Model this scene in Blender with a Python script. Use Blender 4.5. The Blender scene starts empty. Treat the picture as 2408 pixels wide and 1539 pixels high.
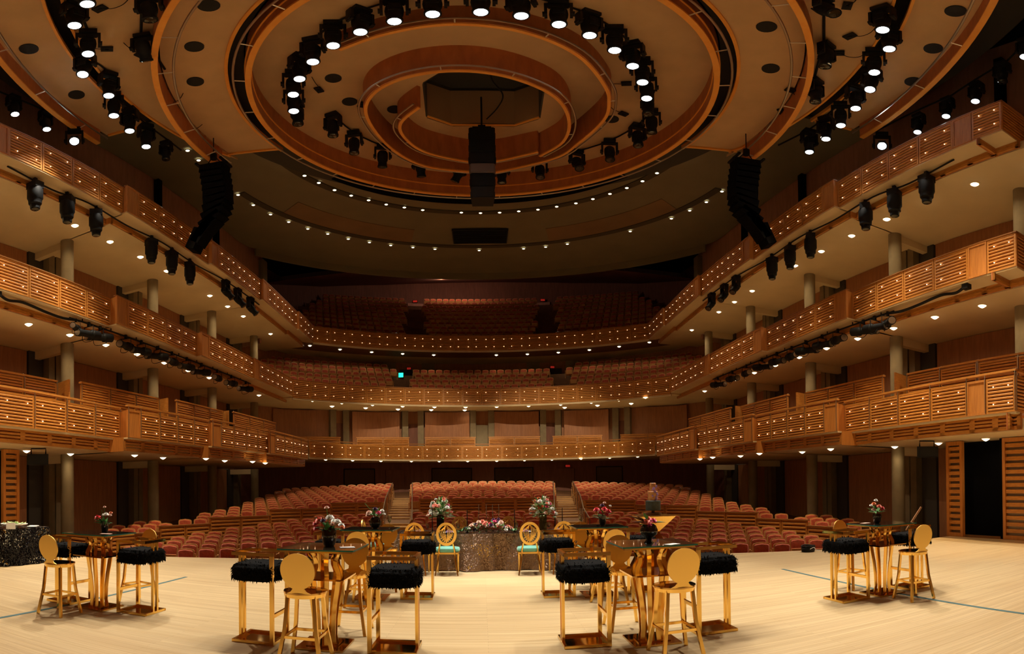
import bpy, math, random
from mathutils import Matrix, Vector
random.seed(7)
PI = math.pi
R = math.radians
S = bpy.context.scene
C = S.collection

# ------------------------------------------------------------------ materials
MATS = {}
def nodes(name):
    m = bpy.data.materials.new(name); m.use_nodes = True
    nt = m.node_tree; b = nt.nodes['Principled BSDF']
    MATS[name] = m
    return m, nt, b
def mat(name, col, rough=.6, metal=0., spec=.5, noise=0., nscale=8., bump=0., bscale=40., coat=0., trans=0., sheen=0.):
    m, nt, b = nodes(name)
    b.inputs['Base Color'].default_value = (*col, 1)
    b.inputs['Roughness'].default_value = rough
    b.inputs['Metallic'].default_value = metal
    b.inputs['Specular IOR Level'].default_value = spec
    b.inputs['Coat Weight'].default_value = coat
    b.inputs['Transmission Weight'].default_value = trans
    b.inputs['Sheen Weight'].default_value = sheen
    tc = nt.nodes.new('ShaderNodeTexCoord')
    if noise > 0:
        n = nt.nodes.new('ShaderNodeTexNoise'); n.inputs['Scale'].default_value = nscale; n.inputs['Detail'].default_value = 4
        nt.links.new(tc.outputs['Object'], n.inputs['Vector'])
        r = nt.nodes.new('ShaderNodeValToRGB')
        r.color_ramp.elements[0].position = .3; r.color_ramp.elements[1].position = .7
        r.color_ramp.elements[0].color = (*[c*(1-noise) for c in col], 1)
        r.color_ramp.elements[1].color = (*[min(1, c*(1+noise)) for c in col], 1)
        nt.links.new(n.outputs['Fac'], r.inputs['Fac']); nt.links.new(r.outputs['Color'], b.inputs['Base Color'])
    if bump > 0:
        n = nt.nodes.new('ShaderNodeTexNoise'); n.inputs['Scale'].default_value = bscale
        nt.links.new(tc.outputs['Object'], n.inputs['Vector'])
        k = nt.nodes.new('ShaderNodeBump'); k.inputs['Strength'].default_value = bump; k.inputs['Distance'].default_value = .02
        nt.links.new(n.outputs['Fac'], k.inputs['Height']); nt.links.new(k.outputs['Normal'], b.inputs['Normal'])
    return m
def wood(name, c0, c1, rough=.45, sc=(1, 1, 1), grain=6., coat=0.):
    """streaky grain, long axis = the axis with the small scale"""
    m, nt, b = nodes(name)
    tc = nt.nodes.new('ShaderNodeTexCoord'); mp = nt.nodes.new('ShaderNodeMapping')
    mp.inputs['Scale'].default_value = sc
    nt.links.new(tc.outputs['Object'], mp.inputs['Vector'])
    n = nt.nodes.new('ShaderNodeTexNoise'); n.inputs['Scale'].default_value = grain; n.inputs['Detail'].default_value = 6; n.inputs['Distortion'].default_value = .6
    nt.links.new(mp.outputs['Vector'], n.inputs['Vector'])
    r = nt.nodes.new('ShaderNodeValToRGB'); r.color_ramp.elements[0].position = .32; r.color_ramp.elements[1].position = .68
    r.color_ramp.elements[0].color = (*c0, 1); r.color_ramp.elements[1].color = (*c1, 1)
    nt.links.new(n.outputs['Fac'], r.inputs['Fac']); nt.links.new(r.outputs['Color'], b.inputs['Base Color'])
    b.inputs['Roughness'].default_value = rough; b.inputs['Coat Weight'].default_value = coat
    return m
def emis(name, col, st, sample=False):
    m, nt, b = nodes(name)
    b.inputs['Base Color'].default_value = (*[min(1, c) for c in col], 1)
    b.inputs['Emission Color'].default_value = (*col, 1)
    b.inputs['Emission Strength'].default_value = st
    if not sample:
        try: m.cycles.emission_sampling = 'NONE'
        except Exception: pass
    return m

wood('slat_wood', (.48, .185, .036), (.66, .29, .06), .42, (1, 1, 8), 5)
wood('panel_wood', (.48, .18, .038), (.62, .255, .055), .5, (6, 6, .5), 4)
wood('rim_wood', (.46, .14, .045), (.60, .20, .065), .5, (1.2, 1.2, .3), 3)
wood('rim_trim', (.95, .40, .07), (1., .48, .10), .4, (1, 1, 1), 3)
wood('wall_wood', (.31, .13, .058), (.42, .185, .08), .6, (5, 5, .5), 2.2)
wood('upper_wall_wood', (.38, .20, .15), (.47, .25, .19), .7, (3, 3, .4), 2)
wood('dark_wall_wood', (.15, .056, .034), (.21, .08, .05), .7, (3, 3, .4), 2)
wood('seat_wood', (.56, .28, .095), (.70, .38, .14), .4, (4, 4, 2), 5, .3)
wood('rail_wood', (.30, .12, .035), (.45, .19, .055), .35, (2, 2, 8), 5, .3)
wood('parterre_wood', (.30, .145, .045), (.42, .21, .068), .5, (1, 1, 8), 5)
mat('seat_cloth', (.44, .075, .03), .8, noise=.25, nscale=14, sheen=.3)
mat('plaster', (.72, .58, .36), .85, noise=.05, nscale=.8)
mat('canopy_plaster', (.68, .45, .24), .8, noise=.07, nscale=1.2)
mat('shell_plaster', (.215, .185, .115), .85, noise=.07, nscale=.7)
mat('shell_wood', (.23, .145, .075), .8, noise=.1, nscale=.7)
mat('groove', (.075, .06, .038), .9)
mat('concrete', (.27, .215, .125), .85, noise=.1, nscale=3)
mat('pilaster_stone', (.24, .19, .115), .85, noise=.1, nscale=3)
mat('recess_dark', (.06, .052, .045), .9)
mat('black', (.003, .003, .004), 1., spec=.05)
mat('black_metal', (.009, .010, .011), .62, spec=.22)
mat('black_plastic', (.008, .008, .009), .6, spec=.3)
mat('grille_dark', (.008, .009, .01), .6, bump=.5, bscale=120)
mat('house_floor', (.16, .075, .033), .6, noise=.15, nscale=4)
mat('stair_wood', (.46, .27, .10), .5, noise=.15, nscale=6)
mat('steel', (.55, .50, .42), .35, metal=.9)
mat('array_black', (.004, .004, .0045), .9, spec=.1)
mat('bright_steel', (.8, .72, .6), .4, metal=.6)
mat('shaft_board', (.42, .24, .13), .8)
mat('dull_steel', (.26, .21, .16), .45, metal=.8)
mat('gold', (.95, .62, .17), .17, metal=1.)
mat('gold_satin', (.93, .62, .17), .36, metal=1.)
mat('gold_mirror', (.66, .40, .12), .08, metal=1.)
mat('fur', (.004, .004, .0045), .9, spec=.12, bump=.5, bscale=90)
mat('smoked_glass', (.035, .034, .024), .04, spec=.8, coat=1.)
mat('teal_glass', (.02, .22, .21), .1, spec=.8)
mat('clear_glass', (.8, .85, .8), .03, trans=1.)
mat('teal_velvet', (.16, .50, .42), .6, sheen=.4, noise=.1, nscale=9)
mat('vase_black', (.006, .006, .007), .12, coat=.6)
mat('leaf', (.06, .24, .045), .5, noise=.4, nscale=30)
mat('leaf_pale', (.50, .66, .36), .5, noise=.3, nscale=30)
mat('leaf_brown', (.16, .06, .02), .4)
mat('petal_red', (.75, .03, .045), .5, noise=.2, nscale=25)
mat('petal_coral', (.95, .24, .16), .5, noise=.2, nscale=25)
mat('petal_pink', (.85, .07, .22), .5, noise=.2, nscale=25)
mat('petal_blush', (.95, .58, .45), .5, noise=.15, nscale=25)
mat('petal_white', (.93, .92, .86), .5, noise=.08, nscale=25)
mat('petal_plum', (.07, .01, .06), .5)
mat('petal_orange', (.9, .22, .05), .5, noise=.2, nscale=25)
mat('paper', (.8, .8, .78), .6)
mat('napkin_lilac', (.46, .28, .62), .7)
mat('cake_slate', (.045, .06, .06), .6, noise=.3, nscale=20)
mat('cake_gold', (.62, .30, .12), .4, noise=.3, nscale=20)
mat('salad', (.45, .6, .25), .7, noise=.5, nscale=30)
mat('tape_blue', (.07, .16, .17), .7)
mat('iris_dark', (.02, .018, .012), .1, coat=1.)
emis('bulb_warm', (1., .72, .42), 6.)
emis('lamp_warm', (1., .80, .48), 3.4)
emis('lamp_soft', (1., .90, .58), 3.2)
emis('lens_white', (.86, .95, 1.), 9.)
emis('lens_flare', (.92, .97, 1.), 60.)
emis('lens_small', (.75, .92, 1.), 3.)
emis('exit_green', (.02, .9, .42), 1.6)
emis('exit_red', (1., .05, .03), .12)
emis('step_bulb', (1., .92, .7), 2.2)
# dark glass of the control rooms
mat('window_glass', (.012, .012, .012), .05, spec=.8)

# stage floor: narrow pale boards running left to right
m, nt, b = nodes('stage_boards')
tc = nt.nodes.new('ShaderNodeTexCoord'); mp = nt.nodes.new('ShaderNodeMapping'); mp.inputs['Scale'].default_value = (.16, 6., 1)
nt.links.new(tc.outputs['Object'], mp.inputs['Vector'])
n = nt.nodes.new('ShaderNodeTexNoise'); n.inputs['Scale'].default_value = 3; n.inputs['Detail'].default_value = 8; n.inputs['Roughness'].default_value = .7
nt.links.new(mp.outputs['Vector'], n.inputs['Vector'])
br = nt.nodes.new('ShaderNodeTexBrick'); br.inputs['Scale'].default_value = 1.; br.inputs['Brick Width'].default_value = 2.2; br.inputs['Row Height'].default_value = .057
br.inputs['Mortar Size'].default_value = .0012; br.inputs['Color1'].default_value = (.71, .53, .30, 1); br.inputs['Color2'].default_value = (.81, .63, .37, 1); br.inputs['Mortar'].default_value = (.42, .29, .15, 1)
nt.links.new(tc.outputs['Object'], br.inputs['Vector'])
r_ = nt.nodes.new('ShaderNodeValToRGB'); r_.color_ramp.elements[0].position = .3; r_.color_ramp.elements[1].position = .65
r_.color_ramp.elements[0].color = (.80, .72, .60, 1); r_.color_ramp.elements[1].color = (1, 1, 1, 1)
nt.links.new(n.outputs['Fac'], r_.inputs['Fac'])
mx = nt.nodes.new('ShaderNodeMix'); mx.data_type = 'RGBA'; mx.blend_type = 'MULTIPLY'; mx.inputs['Factor'].default_value = 1
nt.links.new(br.outputs['Color'], mx.inputs[6]); nt.links.new(r_.outputs['Color'], mx.inputs[7]); nt.links.new(mx.outputs[2], b.inputs['Base Color'])
b.inputs['Roughness'].default_value = .38; b.inputs['Specular IOR Level'].default_value = .35
# sequin cloth: each voronoi cell is a small mirror with its own tilt and tint
def sequin(name, cols, scale=70, rough=.25):
    m, nt, b = nodes(name)
    tc = nt.nodes.new('ShaderNodeTexCoord'); v = nt.nodes.new('ShaderNodeTexVoronoi'); v.inputs['Scale'].default_value = scale
    nt.links.new(tc.outputs['Object'], v.inputs['Vector'])
    big = nt.nodes.new('ShaderNodeTexNoise'); big.inputs['Scale'].default_value = 2.2; big.inputs['Detail'].default_value = 3
    nt.links.new(tc.outputs['Object'], big.inputs['Vector'])
    sep = nt.nodes.new('ShaderNodeSeparateColor'); nt.links.new(v.outputs['Color'], sep.inputs['Color'])
    ad = nt.nodes.new('ShaderNodeMath'); ad.operation = 'MULTIPLY'; nt.links.new(sep.outputs['Red'], ad.inputs[0]); nt.links.new(big.outputs['Fac'], ad.inputs[1])
    rp = nt.nodes.new('ShaderNodeValToRGB'); rp.color_ramp.interpolation = 'CONSTANT'
    e = rp.color_ramp.elements; e[0].position = 0; e[0].color = (*cols[0], 1); e[1].position = .46; e[1].color = (*cols[1], 1)
    x = e.new(.56); x.color = (*cols[2], 1)
    nt.links.new(ad.outputs[0], rp.inputs['Fac']); nt.links.new(rp.outputs['Color'], b.inputs['Base Color'])
    b.inputs['Metallic'].default_value = .75; b.inputs['Roughness'].default_value = rough
    geo = nt.nodes.new('ShaderNodeNewGeometry'); vm = nt.nodes.new('ShaderNodeVectorMath'); vm.operation = 'MULTIPLY_ADD'
    sb = nt.nodes.new('ShaderNodeVectorMath'); sb.operation = 'SUBTRACT'; sb.inputs[1].default_value = (.5, .5, .5)
    nt.links.new(v.outputs['Color'], sb.inputs[0]); nt.links.new(sb.outputs[0], vm.inputs[0]); vm.inputs[1].default_value = (.9, .9, .9)
    nt.links.new(geo.outputs['Normal'], vm.inputs[2]); nm = nt.nodes.new('ShaderNodeVectorMath'); nm.operation = 'NORMALIZE'
    nt.links.new(vm.outputs[0], nm.inputs[0]); nt.links.new(nm.outputs[0], b.inputs['Normal'])
    return m
sequin('sequin_black', ((.012, .013, .018), (.35, .40, .46), (.55, .36, .06)), 45, .2)
sequin('sequin_brown', ((.24, .155, .105), (.33, .22, .15), (.80, .52, .07)), 60, .5)

# ------------------------------------------------------------------ mesh helper
class MB:
    def __init__(s): s.v = []; s.f = []; s.mi = []; s.cur = 0; s.T = Matrix.Identity(4)
    def add(s, vs, fs, T=None):
        b = len(s.v); M = s.T @ T if T is not None else s.T
        s.v += [tuple(M @ Vector(p)) for p in vs]
        s.f += [tuple(i + b for i in f) for f in fs]; s.mi += [s.cur]*len(fs)
        return s
    def box(s, x0, x1, y0, y1, z0, z1, T=None):
        return s.add([(x0,y0,z0),(x1,y0,z0),(x1,y1,z0),(x0,y1,z0),(x0,y0,z1),(x1,y0,z1),(x1,y1,z1),(x0,y1,z1)],
            [(0,3,2,1),(4,5,6,7),(0,1,5,4),(1,2,6,5),(2,3,7,6),(3,0,4,7)], T)
    def prism(s, poly, z0, z1, T=None):
        n = len(poly)
        return s.add([(x,y,z0) for x,y in poly]+[(x,y,z1) for x,y in poly],
            [tuple(range(n-1,-1,-1)), tuple(range(n,2*n))]+[(i,(i+1)%n,n+(i+1)%n,n+i) for i in range(n)], T)
    def lathe(s, prof, n=16, T=None, cap=True):
        vs=[]; fs=[]
        for r,z in prof:
            for k in range(n): a=2*PI*k/n; vs.append((r*math.cos(a), r*math.sin(a), z))
        for i in range(len(prof)-1):
            for k in range(n): fs.append((i*n+k, i*n+(k+1)%n, (i+1)*n+(k+1)%n, (i+1)*n+k))
        if cap: fs.append(tuple(range(n-1,-1,-1))); fs.append(tuple((len(prof)-1)*n+k for k in range(n)))
        return s.add(vs, fs, T)
    def tube(s, pts, r, n=6, closed=False, T=None, flat=None):
        """round tube along pts; flat=(w,h) makes a rectangular bar (w across, h up)"""
        P=[Vector(p) for p in pts]; m=len(P); vs=[]; fs=[]
        if flat: n=4
        for i,p in enumerate(P):
            a=P[i-1] if (i>0 or closed) else p; b=P[(i+1)%m] if (i<m-1 or closed) else p
            d=(b-a).normalized(); up=Vector((0,0,1)) if abs(d.z)<.93 else Vector((0,1,0))
            u=d.cross(up).normalized(); w=u.cross(d)
            if flat:
                k=flat[0]/2; h=flat[1]/2
                for q,t in ((-k,-h),(k,-h),(k,h),(-k,h)): vs.append(tuple(p+u*q+w*t))
            else:
                rr=r[i] if isinstance(r,(list,tuple)) else r
                for j in range(n): t=2*PI*j/n; vs.append(tuple(p+u*(rr*math.cos(t))+w*(rr*math.sin(t))))
        for i in range(m if closed else m-1):
            k=(i+1)%m
            for j in range(n): fs.append((i*n+j,i*n+(j+1)%n,k*n+(j+1)%n,k*n+j))
        if not closed: fs.append(tuple(range(n-1,-1,-1))); fs.append(tuple((m-1)*n+j for j in range(n)))
        return s.add(vs, fs, T)
    def ball(s, c, r, n=8, m=5, sc=(1,1,1), T=None):
        vs=[(0,0,-1)]; fs=[]
        for i in range(1,m):
            a=-PI/2+PI*i/m
            for k in range(n): t=2*PI*k/n; vs.append((math.cos(a)*math.cos(t),math.cos(a)*math.sin(t),math.sin(a)))
        vs.append((0,0,1))
        for k in range(n): fs.append((0,1+(k+1)%n,1+k)); fs.append((len(vs)-1,1+(m-2)*n+k,1+(m-2)*n+(k+1)%n))
        for i in range(m-2):
            for k in range(n): fs.append((1+i*n+k,1+i*n+(k+1)%n,1+(i+1)*n+(k+1)%n,1+(i+1)*n+k))
        return s.add([(c[0]+x*r*sc[0],c[1]+y*r*sc[1],c[2]+z*r*sc[2]) for x,y,z in vs], fs, T)
    def strip(s, A, B, z0, z1=None):
        """flat strip between two plan curves A and B with the same count; solid slab when z1 is given"""
        n=len(A)
        if z1 is None:
            return s.add([(x,y,z0) for x,y in A]+[(x,y,z0) for x,y in B], [(i,i+1,n+i+1,n+i) for i in range(n-1)])
        vs=[(x,y,z0) for x,y in A]+[(x,y,z0) for x,y in B]+[(x,y,z1) for x,y in A]+[(x,y,z1) for x,y in B]; fs=[]
        for i in range(n-1):
            fs+=[(i,i+1,n+i+1,n+i),(2*n+i,3*n+i,3*n+i+1,2*n+i+1),(i,2*n+i,2*n+i+1,i+1),(n+i,n+i+1,3*n+i+1,3*n+i)]
        fs+=[(0,n,3*n,2*n),(n-1,3*n-1,4*n-1,2*n-1)]
        return s.add(vs,fs)
    def wall(s, A, th, z0, z1):
        """upright band that follows plan curve A, th thick towards its left"""
        B=[]
        for i,p in enumerate(A):
            a=A[max(0,i-1)]; b=A[min(len(A)-1,i+1)]; dx,dy=b[0]-a[0],b[1]-a[1]; l=math.hypot(dx,dy) or 1
            B.append((p[0]-dy/l*th,p[1]+dx/l*th))
        zf=lambda z,i: z[i] if isinstance(z,(list,tuple)) else z
        n=len(A); vs=[(x,y,zf(z0,i)) for i,(x,y) in enumerate(A)]+[(x,y,zf(z0,i)) for i,(x,y) in enumerate(B)]+[(x,y,zf(z1,i)) for i,(x,y) in enumerate(A)]+[(x,y,zf(z1,i)) for i,(x,y) in enumerate(B)]
        fs=[]
        for i in range(n-1):
            fs+=[(i,i+1,n+i+1,n+i),(2*n+i,3*n+i,3*n+i+1,2*n+i+1),(i,2*n+i,2*n+i+1,i+1),(n+i,n+i+1,3*n+i+1,3*n+i)]
        fs+=[(0,n,3*n,2*n),(n-1,3*n-1,4*n-1,2*n-1)]
        return s.add(vs,fs)
    def mesh(s, name, mats, smooth=True):
        me=bpy.data.meshes.new(name); me.from_pydata(s.v,[],s.f)
        for x in (mats if isinstance(mats,(list,tuple)) else [mats]): me.materials.append(MATS[x])
        if any(s.mi): me.polygons.foreach_set('material_index', s.mi)
        me.update()
        if smooth:
            me.polygons.foreach_set('use_smooth',[True]*len(me.polygons)); me.set_sharp_from_angle(angle=R(38))
        return me
    def obj(s, name, mats, parent=None, loc=(0,0,0), rot=0, smooth=True):
        return place(name, s.mesh(name, mats, smooth), parent, loc, rot)
def place(name, me, parent=None, loc=(0,0,0), rot=0):
    o=bpy.data.objects.new(name, me); C.objects.link(o); o.parent=parent; o.location=loc
    o.rotation_euler = rot if isinstance(rot,(tuple,list)) else (0,0,rot)
    return o
def tag(o, label=None, cat=None, group=None, kind=None):
    if label: o['label']=label
    if cat: o['category']=cat
    if group: o['group']=group
    if kind: o['kind']=kind
    return o
def thing(name, label, cat, loc=(0,0,0), rot=0, group=None):
    o=place(name, None, None, loc, rot); return tag(o, label, cat, group)
def struct(name, mb, mats, label=None, smooth=True):
    return tag(mb.obj(name, mats, smooth=smooth), label or name.replace('_', ' '), None, None, 'structure')
def dup(root, loc, rot=0, label=None, group=None, cat=None):
    r=root.copy(); C.objects.link(r); r.location=loc; r.rotation_euler = rot if isinstance(rot,(tuple,list)) else (0,0,rot)
    if label: r['label']=label
    if group: r['group']=group
    for ch in list(root.children):
        c=ch.copy(); C.objects.link(c); c.parent=r
        for g in ch.children:
            d=g.copy(); C.objects.link(d); d.parent=c
    return r
def arc(cx, cy, r, a0, a1, n):
    """angles in degrees clockwise from +Y"""
    return [(cx+r*math.sin(R(a0+(a1-a0)*i/(n-1))), cy+r*math.cos(R(a0+(a1-a0)*i/(n-1)))) for i in range(n)]
def smooth_path(P, k=6):
    out=[]; P=[Vector(p) for p in P]
    for i in range(len(P)-1):
        a=P[max(0,i-1)]; b=P[i]; c=P[i+1]; d=P[min(len(P)-1,i+2)]
        for j in range(k):
            t=j/k; out.append(.5*((2*b)+(c-a)*t+(2*a-5*b+4*c-d)*t*t+(3*b-a-3*c+d)*t**3))
    out.append(P[-1]); return out
ORD=['first','second','third','fourth','fifth','sixth','seventh','eighth','ninth','tenth','eleventh','twelfth','thirteenth','fourteenth','fifteenth','sixteenth','seventeenth','eighteenth','nineteenth','twentieth','twenty-first','twenty-second','twenty-third','twenty-fourth','twenty-fifth','twenty-sixth','twenty-seventh','twenty-eighth','twenty-ninth','thirtieth']
SIDE={-1:'left',1:'right'}
# ------------------------------------------------------------------ camera (stitched wide panorama: equirectangular crop)
F=1250.; cx=1133.; v0=1140.; pit=.0089; rol=.0098
cam=bpy.data.cameras.new('camera'); co=bpy.data.objects.new('camera',cam); C.objects.link(co); S.camera=co
cam.type='PANO'; cam.panorama_type='EQUIRECTANGULAR'
cam.longitude_min=-cx/F; cam.longitude_max=(2408-cx)/F
cam.latitude_min=-(1539-v0)/F; cam.latitude_max=v0/F
cp,sp,cr,sr=math.cos(pit),math.sin(pit),math.cos(rol),math.sin(rol)
Rm=Matrix(((cr,0,-sr),(0,1,0),(sr,0,cr)))@Matrix(((1,0,0),(0,cp,sp),(0,-sp,cp)))
co.matrix_world=Matrix.Translation((-.05,0,1.65))@Matrix((Rm[0],Rm[2],-Rm[1])).transposed().to_4x4()
cam.clip_start=.05; cam.clip_end=200

# ------------------------------------------------------------------ house: floors, slabs, walls
def seat_top(x, y, inner):
    r=math.hypot(x, y+8.5)
    if inner: return .40+.0714*(r-22.8)-.0035*x*x
    return 1.34+.095*(r-31.5)-.0025*x*x
WP=[(10.3,12.2),(9.9,14.2),(9.15,16.2),(7.85,18.5),(6.1,20.7),(4.3,22.2),(3.4,22.45),(0,22.55)]
def wall_x(y):
    for a,b in zip(WP,WP[1:]):
        if a[1]<=y<=b[1]: return a[0]+(b[0]-a[0])*(y-a[1])/(b[1]-a[1])
    return 10.3 if y<WP[0][1] else -1
def inner_pit(x,y): return abs(x)<wall_x(y)
SE=[(-12.9,10.6),(-9.5,10.6),(-8.2,10.8),(-6.9,11.25),(-5.8,11.65),(-4,12.1),(-2,12.35),(0,12.45),(2,12.35),(4,12.1),(5.8,11.65),(6.9,11.25),(8.2,10.8),(9.5,10.6),(12.9,10.6)]
m=MB(); m.prism([(-12.9,-6),(12.9,-6)]+SE[::-1],-.12,0); struct('floor',m,'stage_boards','stage floor of narrow pale boards',smooth=False)
m=MB(); m.wall(SE,-.12,-1.6,-.12); struct('trim_1',m,'rail_wood','brown front face under the stage edge')
m=MB(); xs=[-15.2+30.4*i/60 for i in range(61)]; ys=[10.4+27*i/60 for i in range(61)]; vs=[];fs=[]
for y in ys:
    for x in xs:
        i=inner_pit(x,y); z=seat_top(x,y,i)-.96
        if y<12: z=min(z,-.95)
        vs.append((x,y,z-.02))
for j in range(60):
    for i in range(60): k=j*61+i; fs.append((k,k+1,k+62,k+61))
m.add(vs,fs); m.box(-15.2,15.2,10.4,37.4,-2.2,-2.0); struct('floor',m,'house_floor','sloping brown floor of the main seating')

def mirror(P): return [(-x,y) for x,y in P]
def full(P): # P from right side to centre -> whole curve left to right
    return [(-x,y) for x,y in P]+[(x,y) for x,y in P[-2::-1]]
W0=full([(15.2,29.5),(13,32.2),(9.5,34.4),(5,35.7),(0,36.1)])
W1=full([(15.2,29.5),(13,33),(9.5,35.6),(5,37.2),(0,37.6)])
W2=full([(15.2,29.8),(13.5,35),(9.5,38.8),(5,40.7),(0,41.3)])
W3=full([(15.2,33.5),(13.6,44),(9,49.2),(4.5,50.7),(0,51)])
T1A=lambda d=0,n=61: arc(0,22.4,11.16+d,-58.3,58.3,n)
T2A=lambda d=0,n=61: arc(0,21.04,13.76+d,-52.6,52.6,n)
T3A=lambda d=0,n=61: arc(0,21.6,15.6+d,-43.6,43.6,n)
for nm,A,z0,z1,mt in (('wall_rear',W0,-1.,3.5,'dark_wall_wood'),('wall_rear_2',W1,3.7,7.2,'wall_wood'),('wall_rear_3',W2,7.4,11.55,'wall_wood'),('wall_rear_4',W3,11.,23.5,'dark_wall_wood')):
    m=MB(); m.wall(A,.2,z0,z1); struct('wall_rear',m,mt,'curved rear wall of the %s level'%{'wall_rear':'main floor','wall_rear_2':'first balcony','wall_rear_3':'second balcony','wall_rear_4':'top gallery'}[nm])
def resample(P,n):
    L=[0]
    for a,b in zip(P,P[1:]): L.append(L[-1]+math.hypot(b[0]-a[0],b[1]-a[1]))
    out=[]
    for i in range(n):
        t=L[-1]*i/(n-1); k=0
        while k<len(P)-2 and L[k+1]<t: k+=1
        u=(t-L[k])/((L[k+1]-L[k]) or 1); out.append((P[k][0]+(P[k+1][0]-P[k][0])*u,P[k][1]+(P[k+1][1]-P[k][1])*u))
    return out
# rear soffits / balcony floors
for nm,A,W,z,lab in (('ceiling_rear',T1A(.1),W1,3.5,'first'),('ceiling_rear_2',T2A(.1),W2,7.2,'second'),('ceiling_rear_3',T3A(.1),W2,11.55,'third')):
    m=MB(); m.strip(A,resample(W,61),z,z+.22); struct('ceiling',m,'plaster','cream underside of the %s balcony at the rear'%lab)
# balcony module plans for the right side: (y0,x0,y1,x1)
M1=[(7.0,11.0,13.9,11.3),(13.6,10.72,18.4,10.42),(18.15,10.12,22.9,9.78),(22.7,9.6,27.9,9.5)]
M2=[(6.95,11.05,13.5,11.37),(13.4,11.02,18.75,11.17),(18.75,10.92,23.95,11.0),(23.9,10.92,30.1,10.93)]
M3=[(6.95,10.5,13.45,10.78),(13.4,10.57,18.95,10.72),(18.95,10.55,24.15,10.66),(24.1,10.5,29.7,10.75),(29.7,10.62,32.9,10.75)]
# side slabs
def side_slab(nm,mods,off,z,th,mt,lab,s,yend):
    m=MB()
    for (y0,x0,y1,x1) in mods:
        y0c=y0 if y0>8 else 5.
        P=[(s*(x0+off),y0c),(s*(x1+off),y1),(s*15.2,y1),(s*15.2,y0c)]
        if s<0: P=P[::-1]
        m.prism(P,z,z+th)
    struct(nm,m,mt,lab,smooth=False)
for s in (-1,1):
    side_slab('ceiling',M1,.24,2.97,.3,'plaster','cream underside of the first %s balcony'%SIDE[s],s,0)
    side_slab('ceiling',M2,.74,7.05,.3,'plaster','cream underside of the second %s balcony'%SIDE[s],s,0)
    side_slab('ceiling',M3,.74,11.3,.3,'plaster','cream underside of the third %s balcony'%SIDE[s],s,0)
    m=MB()
    for mods,z,dd in ((M1,3.37,.2),(M2,7.27,.72),(M3,11.53,.72)):
        for (y0,x0,y1,x1) in mods:
            P=[(s*(x0+.02),y0),(s*(x1+.02),y1),(s*(x1+dd),y1),(s*(x0+dd),y0)]
            m.prism(P if s>0 else P[::-1],z,z+.05)
    struct('trim_%d'%(2 if s<0 else 3),m,'plaster','cream ledge strips under the %s balcony fronts'%SIDE[s],smooth=False)
    # side walls per level
    for i,(z0,z1) in enumerate(((-1.4,2.97),(3.27,7.05),(7.35,11.3))):
        m=MB(); m.box(min(s*15.2,s*15.4),max(s*15.2,s*15.4),5,30,z0,z1)
        for k in range(-2,4):
            y=19.8+5.27*k
            if y+3.75<29.9 or True: m.box(min(s*15.05,s*15.2),max(s*15.05,s*15.2),max(5,y+.08),min(y+3.75,29.6),z0+.05,z1-.02)
        struct('wall_%s'%SIDE[s],m,'wall_wood' ,'brown wood wall behind the %s side seats, level %d'%(SIDE[s],i+1),smooth=False)
        for k in range(-2,3):
            y=19.1+5.27*k; m=MB()
            m.box(min(s*14.7,s*15.2),max(s*14.7,s*15.2),y,y+.3,z0,z1); m.box(min(s*14.7,s*15.2),max(s*14.7,s*15.2),y+.38,y+.68,z0,z1)
            o=m.obj('wall_pilaster','pilaster_stone',smooth=False)
            m=MB(); m.box(min(s*15.0,s*15.2),max(s*15.0,s*15.2),y-.75,y-.02,z0,z1); m.obj('recess_shade_panel','recess_dark',o,smooth=False)  # flat dark box, its colour stands for the shade of a wall recess
            tag(o,'grey-green double stone pilaster on the %s wall at %s level, %s from the stage'%(SIDE[s],('stalls','first balcony','second balcony')[i],ORD[k+2]),'pilaster','stone pilasters on the side walls')
        for k in range(-1,4):
            y=13.5+5.27*k; m=MB()
            zb=z0 if i else -1.2
            m.lathe([(.24,zb),(.24,z1)],20,Matrix.Translation((s*13.4,y,0)))
            o=m.obj('column','concrete')
            m=MB(); m.box(min(s*13.55,s*15.0),max(s*13.55,s*15.0),y-.12,y+.12,z1-.3,z1); m.obj('bracket_beam','plaster',o,smooth=False)
            tag(o,'round grey concrete column under the %s balcony on the %s, %s from the stage'%(ORD[i],SIDE[s],ORD[k+1]),'column','round columns under the side balconies')
    # upper walls above the third balcony
    m=MB(); m.box(min(s*13.1,s*13.3),max(s*13.1,s*13.3),4,30,11.6,19)
    m.wall([(s*13.2,30),(s*15,30.6),(s*15.2,33.6)] if s<0 else [(s*15.2,33.6),(s*15,30.6),(s*13.2,30)],.15,11.0,22)
    struct('wall_%s'%SIDE[s],m,'upper_wall_wood','dark maroon wood wall above the third %s balcony'%SIDE[s],smooth=False)
    for k,y in enumerate((8.6,13.4,18.6,23.8)):
        if k in (1,): continue
        m=MB(); m.box(min(s*12.85,s*13.1),max(s*12.85,s*13.1),y-.14,y+.14,11.62,17.6)
        tag(m.obj('acoustic_banner','black',smooth=False),'narrow black vertical banner strip on the upper %s wall, %s from the stage'%(SIDE[s],ORD[k if k==0 else k-1]),'banner','black vertical strips on the upper walls')
    m=MB(); m.box(min(s*12.78,s*13.12),max(s*12.78,s*13.12),29.4,30.0,11.6,16.6); struct('trim_%d'%(4 if s<0 else 5),m,'shell_plaster','plaster pier where the upper %s wall meets the gallery'%SIDE[s],smooth=False)
m=MB(); m.box(-15.4,15.4,-6,37,18.6,18.8); struct('ceiling',m,'black','unlit roof above the hung canopy',smooth=False)
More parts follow.
